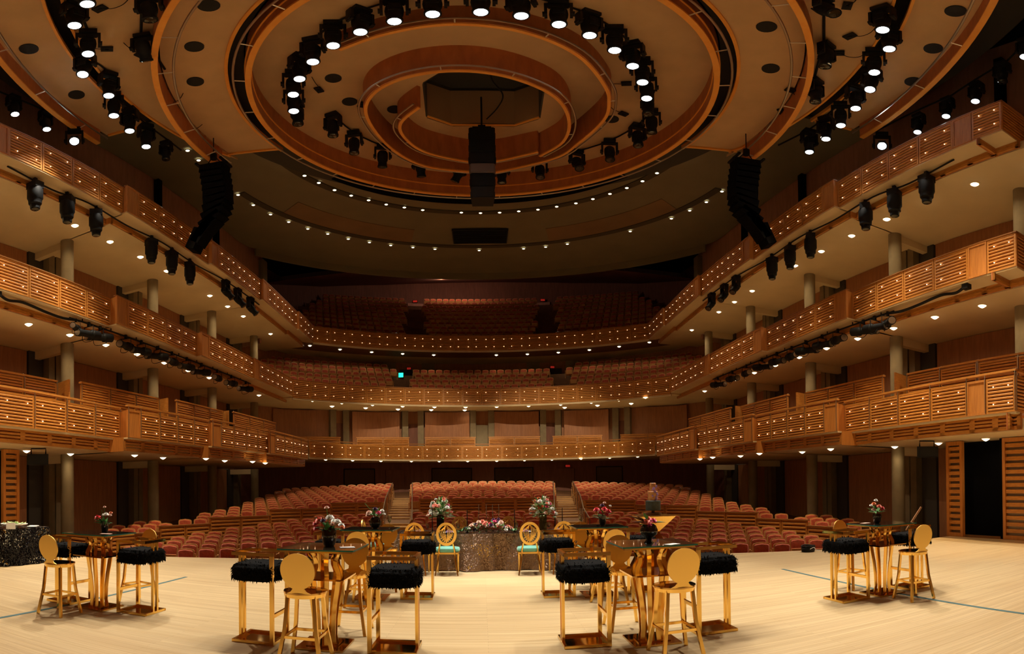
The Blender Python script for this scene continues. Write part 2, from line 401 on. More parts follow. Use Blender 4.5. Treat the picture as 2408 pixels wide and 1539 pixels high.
m=MB(); m.add([(-15.4,34,16.9),(15.4,34,16.9),(15.4,52,22.9),(-15.4,52,22.9)],[(0,1,2,3)]); struct('ceiling',m,'dark_wall_wood','dark sloping ceiling over the top gallery',smooth=False)
# stage surround behind and beside the camera
m=MB(); m.box(-13,13,-6.2,-6,0,16); struct('wall_back',m,'slat_wood','wood wall behind the stage',smooth=False)
m=MB(); m.box(-13,13,-6,3.2,15.6,15.8); struct('ceiling',m,'canopy_plaster','brown canopy over the back of the stage',smooth=False)
for s in (-1,1):
    m=MB(); m.box(min(s*12.9,s*13.1),max(s*12.9,s*13.1),-6,6.9,0,2.97); m.box(min(s*12.9,s*13.1),max(s*12.9,s*13.1),-6,5,2.97,16)
    m.box(min(s*12.9,s*15.2),max(s*12.9,s*15.2),4.9,5.1,2.97,16)
    struct('wall_%s'%SIDE[s],m,'slat_wood','wood wall beside the stage on the %s'%SIDE[s],smooth=False)
    # slatted portal panels and black doorway at the side of the stage
    def portal(y0,y1,lab):
        o=thing('slatted_wall_panel',lab,'wall panel',(s*12.75,y0,0),0,'slatted wood panels at the stage sides')
        w=y1-y0; m=MB(); d=min(0,s*.12),max(0,s*.12)
        m.box(*d,0,.1,0,2.95); m.box(*d,w-.1,w,0,2.95); m.box(*d,.1,w-.1,0,.12); m.box(*d,.1,w-.1,2.83,2.95); m.obj('frame','panel_wood',o,smooth=False)
        m=MB(); e=(s*.03,s*.1)
        k=.2
        while k<2.8: m.box(min(e),max(e),.1,w-.1,k,k+.11); k+=.19
        m.obj('slats','slat_wood',o,smooth=False)
        m=MB(); m.box(min(s*.11,s*.14),max(s*.11,s*.14),.1,w-.1,.12,2.83); m.obj('backing','dull_steel',o,smooth=False)
    portal(10.08,10.72,'narrow slatted wood panel beside the black doorway on the %s of the stage'%SIDE[s])
    portal(6.95,8.6,'wide slatted wood panel at the near side of the black doorway, stage %s'%SIDE[s])
    m=MB(); m.box(min(s*13.4,s*13.5),max(s*13.4,s*13.5),7.5,10.9,0,2.95); m.box(min(s*12.8,s*13.5),max(s*12.8,s*13.5),8.6,8.72,0,2.95)
    struct('door_%d'%(1 if s<0 else 2),m,'black','black curtained doorway at the stage %s'%SIDE[s],smooth=False)
    m=MB(); m.box(min(s*12.75,s*13.4),max(s*12.75,s*13.4),7,10.7,-.1,.005); struct('floor',m,'rail_wood','threshold of the %s stage doorway'%SIDE[s],smooth=False)
    m=MB(); m.wall([(s*12.9,10.6),(s*15.2,10.9)] if s>0 else [(s*15.2,10.9),(s*12.9,10.6)],.1,-1.5,-.1); struct('trim_%d'%(6 if s<0 else 7),m,'black','dark step beside the %s doorway'%SIDE[s])

# ------------------------------------------------------------------ balcony fronts
PANEL={}
def slat_panel(w,h,n,bulbs=True,gap=.3):
    key=(round(w,2),round(h,2),n)
    if key in PANEL: return PANEL[key]
    fr=.055; m=MB(); m.box(0,fr,0,.07,0,h); m.box(w-fr,w,0,.07,0,h); m.box(fr,w-fr,0,.07,0,fr); m.box(fr,w-fr,0,.07,h-fr,h)
    pitch=(h-2*fr)/n
    for i in range(n):
        z=fr+pitch*(i+gap/2); t=pitch*(1-gap)
        # rounded-front slat
        y=-.012; m.add([(fr,.05,z),(fr,.005,z),(fr,y,z+t*.3),(fr,y,z+t*.7),(fr,.005,z+t),(fr,.05,z+t),(w-fr,.05,z),(w-fr,.005,z),(w-fr,y,z+t*.3),(w-fr,y,z+t*.7),(w-fr,.005,z+t),(w-fr,.05,z+t)],
            [(0,1,7,6),(1,2,8,7),(2,3,9,8),(3,4,10,9),(4,5,11,10),(5,4,3,2,1,0),(6,7,8,9,10,11)])
    a=m.mesh('slatted_panel','slat_wood',False)
    m=MB(); m.box(fr,w-fr,.085,.1,0,h); b=m.mesh('backing','rim_wood',False)
    PANEL[key]=(a,b); return a,b
bm_=MB(); bm_.ball((0,0,0),.0145,8,5); BULB=bm_.mesh('bulb','bulb_warm')
def front(P0,P1,zb,zt,n,label,group,solid=None,lights=2,zband=None,bandoff=.5,rail=0.,nsl=9,end=None):
    """one straight balcony-front section from P0 to P1 (hall on the right-hand side of the walk)"""
    dx,dy=P1[0]-P0[0],P1[1]-P0[1]; L=math.hypot(dx,dy); rz=math.atan2(dy,dx)
    root=thing('balcony_parapet',label,'balcony parapet',(P0[0],P0[1],zb),rz,group)
    h=zt-zb-rail; x=0; seg=[]
    sw=.62
    if solid=='start': seg.append(('solid',sw))
    w=(L-(sw if solid else 0))/n
    seg+= [('slat',w)]*n
    if solid=='end': seg.append(('solid',sw))
    for kind,w in seg:
        if kind=='solid':
            m=MB(); m.box(.02,w-.02,.01,.06,.04,h-.04); m.box(0,.05,-.01,.07,0,h); m.box(w-.05,w,-.01,.07,0,h); m.box(.05,w-.05,-.01,.07,0,.06); m.box(.05,w-.05,-.01,.07,h-.06,h)
            m.obj('solid_panel','panel_wood',root,(x,0,0),smooth=False)
        else:
            a,b=slat_panel(w-.03,h,nsl)
            p=place('slatted_panel',a,root,(x+.015,0,0)); place('backing',b,p)
            if lights:
                for fx in ((.22,.78) if lights==2 else (.27,.77)):
                    for fz in (.25,.74): place('bulb',BULB,p,(w*fx,-.03,h*fz))
        x+=w
    m=MB()
    if rail: m.box(-.02,L+.02,-.03,.10,h+rail-.055,h+rail)
    else: m.box(-.02,L+.02,-.02,.12,h,h+.035)
    m.obj('handrail','rail_wood' if not rail else 'slat_wood',root,smooth=False)
    if rail:
        xx=0; m=MB(); m.tube([(0,-.035,.02),(0,-.04,h*.9),(0,-.02,h+rail*.75),(0,.03,h+rail+.02),(0,.08,h+rail+.01)],.011,5); bme=m.mesh('bracket','dull_steel')
        for kind,w in seg+[('',0)]: place('bracket',bme,root,(xx,0,0)); xx+=w
    if zband:
        # small set-back band below
        bh=zb-.04-zband; m=MB(); y=bandoff
        m.box(0,L,y,y+.06,-.04-.07,-.04); m.box(0,L,y,y+.06,zband-zb,zband-zb+.09)
        k=0; nb=n+1
        for i in range(nb+1): xx=L*i/nb; m.box(max(0,xx-.09),min(L,xx+.09),y,y+.06,zband-zb,-.04)
        for i in range(2): z=zband-zb+.09+(bh-.16)*(i+.5)/2.6; m.box(0,L,y+.005,y+.05,z,z+.055)
        m.obj('lower_band','slat_wood',root,smooth=False)
        m=MB(); m.box(0,L,y+.07,y+.1,zband-zb,-.02); m.obj('lower_backing','rim_wood',root,smooth=False)
    return root
G='slatted balcony fronts'
TIER=[('first',M1,3.42,4.50,2.99,.18,.16,9),('second',M2,7.32,8.33,7.07,.66,0,9),('third',M3,11.58,12.70,11.32,.66,0,9)]
for tn,mods,zb,zt,zband,bo,rail,nsl in TIER:
    for k,(y0,x0,y1,x1) in enumerate(mods):
        n=4 if k<4 else 2
        for s in (-1,1):
            a,b_=(s*x0,y0),(s*x1,y1)
            lab='%s %s balcony front, slatted wood with small bulbs, %s section from the stage'%(SIDE[s],tn,ORD[k])
            if k==0:
                # nearest section: four panels, a solid panel, one short panel at the stage end
                yy=y0+1.55; xx=x0+(x1-x0)*(yy-y0)/(y1-y0)
                mid=(s*xx,yy)
                if s<0:
                    front(a,mid,zb,zt,1,lab.replace('first section from','short end section beside'),G,'end',1,zband,bo,rail,nsl); front(mid,b_,zb,zt,4,lab,G,None,2,zband,bo,rail,nsl)
                else:
                    front(mid,a,zb,zt,1,lab.replace('first section from','short end section beside'),G,'start',1,zband,bo,rail,nsl); front(b_,mid,zb,zt,4,lab,G,None,2,zband,bo,rail,nsl)
            else:
                sol=None if k==4 else ('start' if s<0 else 'end')
                if s<0: front(a,b_,zb,zt,n,lab,G,sol,2,zband,bo,rail,nsl)
                else: front(b_,a,zb,zt,n,lab,G,sol,2,zband,bo,rail,nsl)
    # short solid returns that close the steps between the sections
    for s in (-1,1):
        m=MB()
        for A0,B0 in zip(mods,mods[1:]):
            if abs(A0[3]-B0[1])<.04: continue
            a=(s*A0[3],A0[2]); b_=(s*B0[1],B0[0]+.0)
            m.wall([a,b_] if s<0 else [b_,a],.05,zb,zt-rail)
            yy=B0[0]-.03; m.box(min(s*(B0[1]+bo-.02),s*(A0[3]+bo+.12)),max(s*(B0[1]+bo-.02),s*(A0[3]+bo+.12)),yy-.03,yy,zband-.03,zb)
        struct('trim_%d'%(20+TIER.index((tn,mods,zb,zt,zband,bo,rail,nsl))*2+(s>0)),m,'panel_wood','short wood returns between the sections of the %s %s balcony front'%(SIDE[s],tn),smooth=False)
    # return at the stage end, turning away from the hall
    for s in (-1,1):
        x0=mods[0][1]; y0=mods[0][0]
        if s>0: front((x0,y0),(x0+2.1,y0-.02),zb,zt,1,'%s %s balcony return that turns away at the stage end'%(SIDE[s],tn),G,None,0,zband,bo,rail,nsl)
        else: front((-x0-2.1,y0-.02),(-x0,y0),zb,zt,1,'%s %s balcony return that turns away at the stage end'%(SIDE[s],tn),G,None,0,zband,bo,rail,nsl)
for tn,A,zb,zt,n,rail in (('first',T1A,3.55,4.5,18,.12),('second',T2A,7.22,8.33,20,0),('third',T3A,11.58,12.7,19,0)):
    P=A(0,n+1); root=thing('balcony_parapet','curved rear %s balcony front of slatted wood with pairs of bulbs'%tn,'balcony parapet',(0,P[n//2][1],zb),0,G)
    oy=P[n//2][1]; h=zt-zb-rail
    for i in range(n):
        (ax,ay),(bx,by)=P[i],P[i+1]; L=math.hypot(bx-ax,by-ay); rz=math.atan2(by-ay,bx-ax)
        a,b=slat_panel(round(L-.02,2),h,9)
        p=place('slatted_panel',a,root,(ax,ay-oy,0),rz); place('backing',b,p)
        for fx in (.22,.78):
            for fz in (.25,.74): place('bulb',BULB,p,(L*fx,-.03,h*fz))
    m=MB(); m.wall([(x,y-oy-.03) for x,y in A(0,61)],.12,h+rail-.03,h+rail+.02); m.obj('handrail','rail_wood',root)
    m=MB(); m.wall([(x,y-oy) for x,y in A(.02,61)],.1,-.12,0); m.obj('lower_band','plaster',root)
# box partitions behind the first balcony
for s in (-1,1):
    for k,(y0,y1,x0,x1) in enumerate(((6.5,9.3,12.6,12.6),(9.35,12.2,12.6,12.6),(12.9,17.2,12.15,12.0),(17.9,21.6,11.6,11.45),(22.0,26.6,11.1,10.9))):
        lab='unlit slatted partition of the raised boxes behind the first %s balcony, %s from the stage'%(SIDE[s],ORD[k])
        a,b_=(s*x0,y0),(s*x1,y1)
        if s>0: a,b_=b_,a
        o=front(a,b_,4.5,5.36,3 if k>1 else 2,lab,'box partitions behind the first balcony',None,0,None,0,.1,7); 
        # stub wall returning to the column
    m=MB()
    for (y,x) in ((12.45,12.3),(17.5,11.8),(21.8,11.3)):
        m.wall([(s*x,y),(s*(x+1.5),y+.45)] if s>0 else [(s*(x+1.5),y+.45),(s*x,y)],.06,4.5,5.4)
    struct('trim_%d'%(8 if s<0 else 9),m,'slat_wood','short wood returns between the %s boxes'%SIDE[s],smooth=False)
    m=MB(); 
    for (y0,x0,y1,x1) in M1:
        P=[(s*(x0+.9),y0),(s*(x1+.9),y1),(s*15.2,y1),(s*15.2,y0)]; m.prism(P if s>0 else P[::-1],3.28,3.9)
    struct('floor',m,'house_floor','raised box floor of the %s first balcony'%SIDE[s],smooth=False)
for k,(x0,x1) in enumerate(((-13.2,-9.3),(-8.3,-4.9),(-3.85,-.45),(.45,3.9),(4.75,7.95),(9.1,12.4))):
    yf=lambda x: 36.0-.0225*x*x
    front((x0,yf(x0)),(x1,yf(x1)),4.4,5.2,2,'slatted partition behind the rear first balcony rail, %s from the left'%ORD[k],'box partitions behind the first balcony',None,0,None,0,.08,6)

# rear wall dressing: pilasters, doors, windows
def on_curve(A,x):
    for a,b in zip(A,A[1:]):
        if a[0]<=x<=b[0]:
            t=(x-a[0])/(b[0]-a[0]); return a[1]+(b[1]-a[1])*t, math.atan2(b[1]-a[1],b[0]-a[0])
    return A[-1][1],0
def wall_box(name,A,xc,w,z0,z1,th,mt,parent=None,loc0=None):
    y,a=on_curve(A,xc); m=MB(); m.box(-w/2,w/2,-th,0,z0,z1); return m.obj(name,mt,None,(xc,y,0),a,smooth=False)
k=0
for xc in (-10.2,-9.35,-5.45,-4.3,-.65,.68,4.3,5.4,9.2,10.0):
    tag(wall_box('wall_pilaster',W1,xc,.42,3.8,7.2,.35,'pilaster_stone'),'grey-green pilaster on the rear wall of the first balcony, %s from the left'%ORD[k],'pilaster','stone pilasters on the rear wall'); k+=1
k=0
for xc,w in ((-12.4,3.),(-7.4,3.3),(-2.45,3.1),(2.45,3.1),(7.3,3.1),(12.2,3.)):
    y,a=on_curve(W1,xc); m=MB(); n=12
    for i in range(n):   # gently bowed panel
        xa=-w/2+w*i/n; xb=-w/2+w*(i+1)/n; f=lambda x:-.12-.3*(x/(w/2))**2
        m.prism([(xa,f(xa)),(xb,f(xb)),(xb,-.02),(xa,-.02)],3.8,7.1)
    o=m.obj('curved_wall_panel','wall_wood',None,(xc,y,0),a)
    tag(o,'large bowed brown wood panel on the first balcony rear wall, %s from the left'%ORD[k],'wall panel','bowed wood panels on the rear wall'); k+=1
k=3
for A,xc,w,z0,z1,mt,lab in ((W1,-9.75,.75,3.8,6.3,'dark_wall_wood','first balcony, far left'),(W1,-4.85,.75,3.8,6.3,'dark_wall_wood','first balcony, left of centre'),(W1,0,.85,3.8,6.2,'pilaster_stone','first balcony, centre'),(W1,4.85,.75,3.8,6.3,'dark_wall_wood','first balcony, right of centre'),(W1,9.6,.6,3.8,6.3,'dark_wall_wood','first balcony, far right'),
    (W2,-5.5,1.6,8.3,11.0,'recess_dark','second balcony, left aisle'),(W2,5.4,1.6,8.3,11.0,'recess_dark','second balcony, right aisle'),
    (W3,-6.2,1.5,17.6,20.1,'upper_wall_wood','top gallery, left'),(W3,5.9,1.5,17.6,20.1,'upper_wall_wood','top gallery, right'),(W0,5.6,1.2,.9,3.0,'dark_wall_wood','main floor, right aisle'),(W0,-5.9,1.2,.9,3.0,'dark_wall_wood','main floor, left aisle')):
    o=wall_box('door_%d'%k,A,xc,w,z0,z1,.1,mt); o['kind']='structure'; o['label']='door in the rear wall, '+lab; k+=1
k=0
for xc in (-7.0,-4.1,4.0,6.9,-7.9,8.3):
    tag(wall_box('wall_pilaster',W2,xc,1.0 if abs(xc)<7.5 else .5,7.45,11.55,.12,'pilaster_stone'),'grey-green stone strip beside the second balcony rear doors, %s'%('far left','left, nearer the centre','right, nearer the centre','right, outer side','outermost left','outermost right')[k],'pilaster','stone pilasters on the rear wall'); k+=1
for k,(x0,x1) in enumerate(((-9.2,-7.2),(-3.4,-.75),(.85,3.4),(7.6,9.3))):
    xc=(x0+x1)/2; y,a=on_curve(W0,xc); w=x1-x0; m=MB(); m.box(-w/2,w/2,-.04,0,2.0,3.05); o=m.obj('window_%d'%(k+1),'window_glass',None,(xc,y,0),a,smooth=False)
    m=MB(); f=.05
    for b in ((-w/2-f,-w/2,2-f,3.05+f),(w/2,w/2+f,2-f,3.05+f),(-w/2,w/2,2-f,2),(-w/2,w/2,3.05,3.05+f)): m.box(b[0],b[1],-.07,0,b[2],b[3])
    m.obj('window_frame','black',o,smooth=False); o['kind']='structure'; o['label']='dark control room window in the rear wall, %s from the left'%ORD[k]
def sign(name,mt,x,y,z,w,h,lab,col):
    o=thing(name,lab,'exit sign',(x,y,z)); m=MB(); m.box(-w/2-.03,w/2+.03,-.03,.05,-h/2-.03,h/2+.03); m.obj('sign_housing','black',o,smooth=False)
    m=MB(); m.box(-w/2,w/2,-.04,-.03,-h/2,h/2); m.obj('lit_face',mt,o,smooth=False)
sign('exit_sign','exit_green',-5.85,38.3,10.15,.34,.34,'glowing green sign at the left doorway of the second balcony','green')
sign('exit_sign','exit_red',-5.5,40.1,11.05,.3,.16,'small red sign over the left door of the second balcony','red')
sign('exit_sign','exit_red',5.4,40.1,11.05,.3,.16,'small red sign over the right door of the second balcony','red')
sign('exit_sign','exit_red',-6.2,50.0,20.3,.4,.2,'small red sign over the left gallery door','red')
sign('exit_sign','exit_red',5.9,50.0,20.3,.4,.2,'small red sign over the right gallery door','red')
sign('exit_sign','exit_red',5.7,35.2,3.15,.3,.14,'small red sign over the right rear door of the main floor','red')
# ------------------------------------------------------------------ rear ceiling shell
SC=(0,17.4)
def ray_out(a,rmax_c=(0,20.),rad=14.9,xw=13.05):
    sx,cy_=math.sin(R(a)),math.cos(R(a)); ox,oy=SC
    # circle hit
    fx,fy=ox-rmax_c[0],oy-rmax_c[1]; b=fx*sx+fy*cy_; c=fx*fx+fy*fy-rad*rad; t=-b+math.sqrt(b*b-c)
    if abs(sx)>1e-4: t=min(t,(xw)/abs(sx))
    return (ox+sx*t,oy+cy_*t)
A_=[-104+208*i/72 for i in range(73)]
inner=[(SC[0]+6.75*math.sin(R(a)),SC[1]+6.75*math.cos(R(a))) for a in A_]; outer=[ray_out(a) for a in A_]
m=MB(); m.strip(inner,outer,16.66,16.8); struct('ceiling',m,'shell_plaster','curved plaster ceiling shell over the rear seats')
m=MB()
for (c,r,w,a) in ((18.35,7.78,.34,97),(20.,10.5,.34,82)):
    m.strip(arc(0,c,r-w/2,-a,a,61),arc(0,c,r+w/2,-a,a,61),16.60,16.655)
struct('trim_10',m,'groove','two dark curved light slots in the ceiling shell')
m=MB()
m.strip(arc(0,19.3,9.3,-64,-22,21),arc(0,20,10.3,-66,-22,21),16.62,16.655); m.strip(arc(0,19.3,9.3,22,64,21),arc(0,20,10.3,22,66,21),16.62,16.655)
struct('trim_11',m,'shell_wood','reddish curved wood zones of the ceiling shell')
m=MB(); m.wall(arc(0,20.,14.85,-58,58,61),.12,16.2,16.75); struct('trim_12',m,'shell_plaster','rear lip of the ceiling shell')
m=MB(); m.strip(arc(0,17.4,6.0,-58,58,41),arc(0,17.4,7.2,-58,58,41),16.28,16.6); struct('trim_13',m,'black','black band standing for the shade of the catwalk slot behind the round canopy')  # solid band, the slot's shade is put into its black colour
m=MB(); m.box(-1.5,1.5,28.0,29.8,16.5,16.62); m2=tag(m.obj('ceiling_grille','grille_dark',smooth=False),'dark rectangular grille in the rear ceiling shell','grille')
m=MB()
for i in range(14): m.box(-1.45,1.45,28.08+i*.122,28.13+i*.122,16.485,16.5)
m.obj('grille_slats','black',m2,smooth=False)
ROW1=[(-10.51,17.03),(-10.55,17.92),(-7.63,19.07),(-7.48,20.09),(-7.21,20.95),(-6.84,21.77),(-6.38,22.64),(-5.8,23.37),(-5.13,24.03),(-4.41,24.64),(-3.61,25.11),(-2.77,25.52),(-0.91,25.97),(0.03,26.06),(0.97,26.01),(1.9,25.83),(2.82,25.58),(3.68,25.16),(4.53,24.67),(5.23,24.09),(5.88,23.41),(6.47,22.66),(6.95,21.85),(7.31,20.96),(7.58,20.04),(7.73,19.11)]
ROW2=[(-10.43,21.19),(-10.25,22.43),(-9.91,23.7),(-9.4,24.85),(-8.77,25.97),(-7.97,26.91),(-7.09,27.86),(-6.07,28.59),(-4.99,29.24),(-3.8,29.74),(-2.58,30.14),(-0.06,30.49),(2.48,30.21),(3.71,29.86),(4.87,29.3),(7.86,26.96),(9.4,24.85),(9.91,23.68),(10.28,22.53),(10.47,21.25)]
r0=thing('ceiling_downlight','x','downlight',(0,0,0))
m=MB(); m.lathe([(.13,0),(.13,-.05),(.11,-.06),(.11,0)],12,cap=False); m.obj('rim','dull_steel',r0)
m=MB(); m.lathe([(.105,-.045),(.09,-.06),(.0001,-.065)],12,cap=False); m.obj('lamp','lamp_soft',r0)
r0.scale=(.75,.75,.75)
first=True
for nm,rows,z in (('front',ROW1,16.6),('rear',ROW2,16.6)):
    for i,(x,y) in enumerate(rows):
        if nm=='rear': x,y=x*1.014,y*1.014
        lab='small glowing lamp in the %s curved slot of the rear ceiling, %s from the left'%(nm,ORD[i])
        if first: r0.location=(x,y,z); r0['label']=lab; r0['group']='slot lamps in the rear ceiling'; first=False
        else: dup(r0,(x,y,z),0,lab,'slot lamps in the rear ceiling')

# ------------------------------------------------------------------ canopy
CC=(.1,15.1)
m=MB()   # outer side leaf
m.strip(arc(0,13.3,9.95,88,272,81),arc(0,13.3,11.35,90,270,81),15.5,15.62); struct('ceiling',m,'canopy_plaster','outer crescent leaf of the hung canopy')
m=MB(); m.strip(arc(.1,15.3,8.85,77,283,81),arc(0,13.3,9.5,74,286,81),15.5,15.62); struct('ceiling',m,'canopy_plaster','second crescent leaf of the hung canopy')
m=MB(); m.strip(arc(.1,15.3,7.2,74,286,81),arc(.1,15.3,8.8,80,280,81),15.5,15.62); struct('ceiling',m,'canopy_plaster','ring leaf of the hung canopy around the round centre')
hole=[(-1.62,15.05),(-1.05,14.5),(1.5,14.5),(1.95,15.4),(2.02,17.3),(1.2,17.92),(-.93,17.86),(-1.74,17.2)]
m=MB()
def disc_with_hole(m,c,r,hole,z0,z1,n=96):
    O=[(c[0]+r*math.sin(2*PI*i/n),c[1]+r*math.cos(2*PI*i/n)) for i in range(n)]
    hc=(sum(p[0] for p in hole)/len(hole),sum(p[1] for p in hole)/len(hole))
    I=[]
    for p in O:
        d=(p[0]-hc[0],p[1]-hc[1]); best=None
        for a,b in zip(hole,hole[1:]+hole[:1]):
            e=(b[0]-a[0],b[1]-a[1]); den=d[0]*e[1]-d[1]*e[0]
            if abs(den)<1e-9: continue
            t=((a[0]-hc[0])*e[1]-(a[1]-hc[1])*e[0])/den; u=((a[0]-hc[0])*d[1]-(a[1]-hc[1])*d[0])/den
            if t>0 and -1e-6<=u<=1+1e-6: best=t if best is None else min(best,t)
        I.append((hc[0]+d[0]*best,hc[1]+d[1]*best))
    m.strip(I+I[:1],O+O[:1],z0,z1)
disc_with_hole(m,CC,6.42,hole,16.2,16.3); struct('ceiling',m,'canopy_plaster','round centre leaf of the hung canopy')
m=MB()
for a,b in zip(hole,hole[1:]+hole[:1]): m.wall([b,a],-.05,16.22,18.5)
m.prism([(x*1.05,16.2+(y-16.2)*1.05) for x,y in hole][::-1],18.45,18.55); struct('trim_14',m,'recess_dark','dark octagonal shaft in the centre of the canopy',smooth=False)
m=MB(); m.wall([(-1.72,17.1),(-.95,17.72),(1.2,17.78),(1.98,17.2)],.03,16.3,18.2); struct('trim_18',m,'shaft_board','plain brown board inside the far side of the octagonal shaft',smooth=False)
m=MB(); m.tube([(-.93,17.8,16.26),(.0,17.86,16.26),(1.2,17.86,16.26)],.05,6); m.tube([(-1.7,17.15,16.26),(-.93,17.8,16.26)],.05,6); m.tube([(2,17.25,16.26),(1.2,17.86,16.26)],.05,6); struct('trim_15',m,'rim_trim','bright wood edge of the octagonal opening')
m=MB(); m.tube(smooth_path([(.35,15.2,17.3),(.4,15.8,17.0),(.75,16.4,16.7),(.6,17.0,16.5),(.25,17.4,16.2)]),.025,6); tag(m.obj('cable','black_plastic'),'black cable drooping from the octagonal opening','cable')
# rims: hanging wood bands with bright trims and a pipe rail on brackets
def rim(name,P,zb,zt,label,th=.16,rail=.38,side=1,pipe=True,double=False,brk=7,railz=.05):
    """P plan curve (may carry its own bottom height as third value)"""
    zbs=[p[2] if len(p)>2 else zb for p in P]; P2=[(p[0],p[1]) for p in P]
    o=thing(name,label,'canopy rim',(0,0,0),0,'hung canopy rims')
    m=MB(); m.wall(P2,th,zbs,zt); m.obj('wood_band','rim_wood',o)
    m=MB(); m.wall(P2,th+.02,[z-.05 for z in zbs],[z+.03 for z in zbs])
    if double: m.wall([(p[0],p[1]) for p in offset(P2,-.03)],.05,[z+.42 for z in zbs],[z+.47 for z in zbs]); m.wall(offset(P2,th),.04,[z+.42 for z in zbs],[z+.47 for z in zbs])
    m.obj('edge_trim','rim_trim',o)
    if pipe:
        Q=offset(P2,th+rail if side>0 else -rail); m=MB(); m.tube([(q[0],q[1],z+railz) for q,z in zip(Q,zbs)],.035,6); m.obj('pipe_rail','steel',o)
        st=max(1,len(P2)//brk)
        for i in range(st//2,len(P2),st):
            m=MB(); m.tube([(P2[i][0],P2[i][1],zbs[i]-.02),(Q[i][0],Q[i][1],zbs[i]+railz)],[.022,.022],5); m.obj('rail_bracket','bright_steel',o)
    return o
def offset(P,d):
    B=[]
    for i,p in enumerate(P):
        a=P[max(0,i-1)]; b=P[min(len(P)-1,i+1)]; dx,dy=b[0]-a[0],b[1]-a[1]; l=math.hypot(dx,dy) or 1
        B.append((p[0]-dy/l*d,p[1]+dx/l*d))
    return B
# arcs run clockwise (seen from above): left of travel = outwards
rim('canopy_rim',arc(0,13.3,11.3,92,268,91),14.85,15.5,'outermost wood rim of the hung canopy, far left and far right edges',.14,.3,-1,brk=14)
rim('canopy_rim',arc(.1,15.3,8.85,83,277,91),14.62,15.75,'second wood rim of the hung canopy, around the ring of ceiling speakers',.14,.38,-1,brk=16)
P=arc(.1,15.1,6.42,-180,180,121)
rim('canopy_rim',P,15.0,16.3,'large circular wood rim of the centre canopy with two bright lines',.14,.33,1,double=True,brk=22)
sp=[(-3.25,12.15,15.35),(-1.95,11.65,15.35),(-.5,11.4,15.3),(1.0,11.7,15.25),(2.35,12.55,15.2),(3.3,13.8,15.1),(3.62,14.6,15.05),(3.7,15.6,15.0),(3.25,17.15,15.0),(2.57,18.4,15.0),(.66,19.54,15.0),(-.28,19.54,15.0),(-1.96,18.95,15.0),(-2.94,17.45,15.0),(-3.27,15.4,14.97),(-2.85,14.15,14.95),(-1.81,13.43,14.95),(-.49,13.25,14.95),(.82,13.6,14.95),(2.06,14.5,14.95),(2.66,15.8,14.97),(2.7,17.2,15.0),(2.05,18.3,15.0)]
rim('canopy_rim',[tuple(p) for p in smooth_path(sp,6)],15,16.3,'spiral wood rim that winds round the octagonal opening',-.12,.25,-1,brk=16)
sp=[(2.0,18.1,15.1),(.65,18.75,15.05),(-.43,18.75,15.02),(-1.8,17.95,15.),(-2.35,16.9,15.),(-2.36,16.05,15.05),(-1.7,15.25,15.1)]
rim('canopy_rim',[tuple(p) for p in smooth_path(sp,6)],15,16.3,'innermost curl of wood rim beside the octagonal opening',-.12,.25,-1,brk=4)
m=MB()
m.wall(arc(0,13.3,9.95,88,272,81),-.07,15.42,15.58); m.wall(arc(0,13.3,9.5,74,286,81),.07,15.42,15.58); m.wall(arc(.1,15.3,7.2,74,286,91),-.09,15.42,15.6)
struct('trim_16',m,'rim_trim','bright thin wood trims along the canopy slots')
m=MB(); 
for s in (-1,1):
    P=[(s*11.3+.0,13.35),(s*10.0,13.6)]; Q=[(s*9.2,15.75),(s*8.65,16.9)]; T=[(s*8.75+.1,16.75),(s*6.95+.1,17.15)]
    for pp in (P,Q,T):
        if s<0: pp=pp[::-1]
        m.wall(pp,.08,15.42,15.64)
struct('trim_17',m,'rim_trim','bright wood trims on the rear ends of the canopy leaves')
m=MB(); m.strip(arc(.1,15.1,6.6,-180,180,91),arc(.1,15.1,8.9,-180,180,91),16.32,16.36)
m.strip(arc(0,13.3,9.3,70,290,91),arc(0,13.3,12.9,70,290,91),17.0,17.05); struct('ceiling',m,'recess_dark','added dark lids above the canopy slots, standing for the shade in the gaps')  # lids coloured dark so the gaps look shaded
# end caps of the second rim
for k,(x,y) in enumerate([(-9.51,8.27),(-10.36,10.81),(-5.24,9.31),(-6.43,10.72),(-7.31,12.24),(-4.04,14.26),(-3.93,15.71),(4.34,16.91),(6.13,10.06),(7.25,11.74),(8.79,6.91),(9.77,8.4),(10.68,9.94),(-2.66,16.48)]):
    z=16.19 if math.hypot(x-.1,y-15.1)<6.4 else 15.49
    m=MB(); m.lathe([(.24,z),(.24,z-.03),(.20,z-.035)],20); o=m.obj('ceiling_speaker','grille_dark'); o.location=(x,y,0)
    tag(o,'round black speaker recess in the brown canopy, %s counted from the left front'%ORD[k],'ceiling speaker','round black recesses in the canopy')

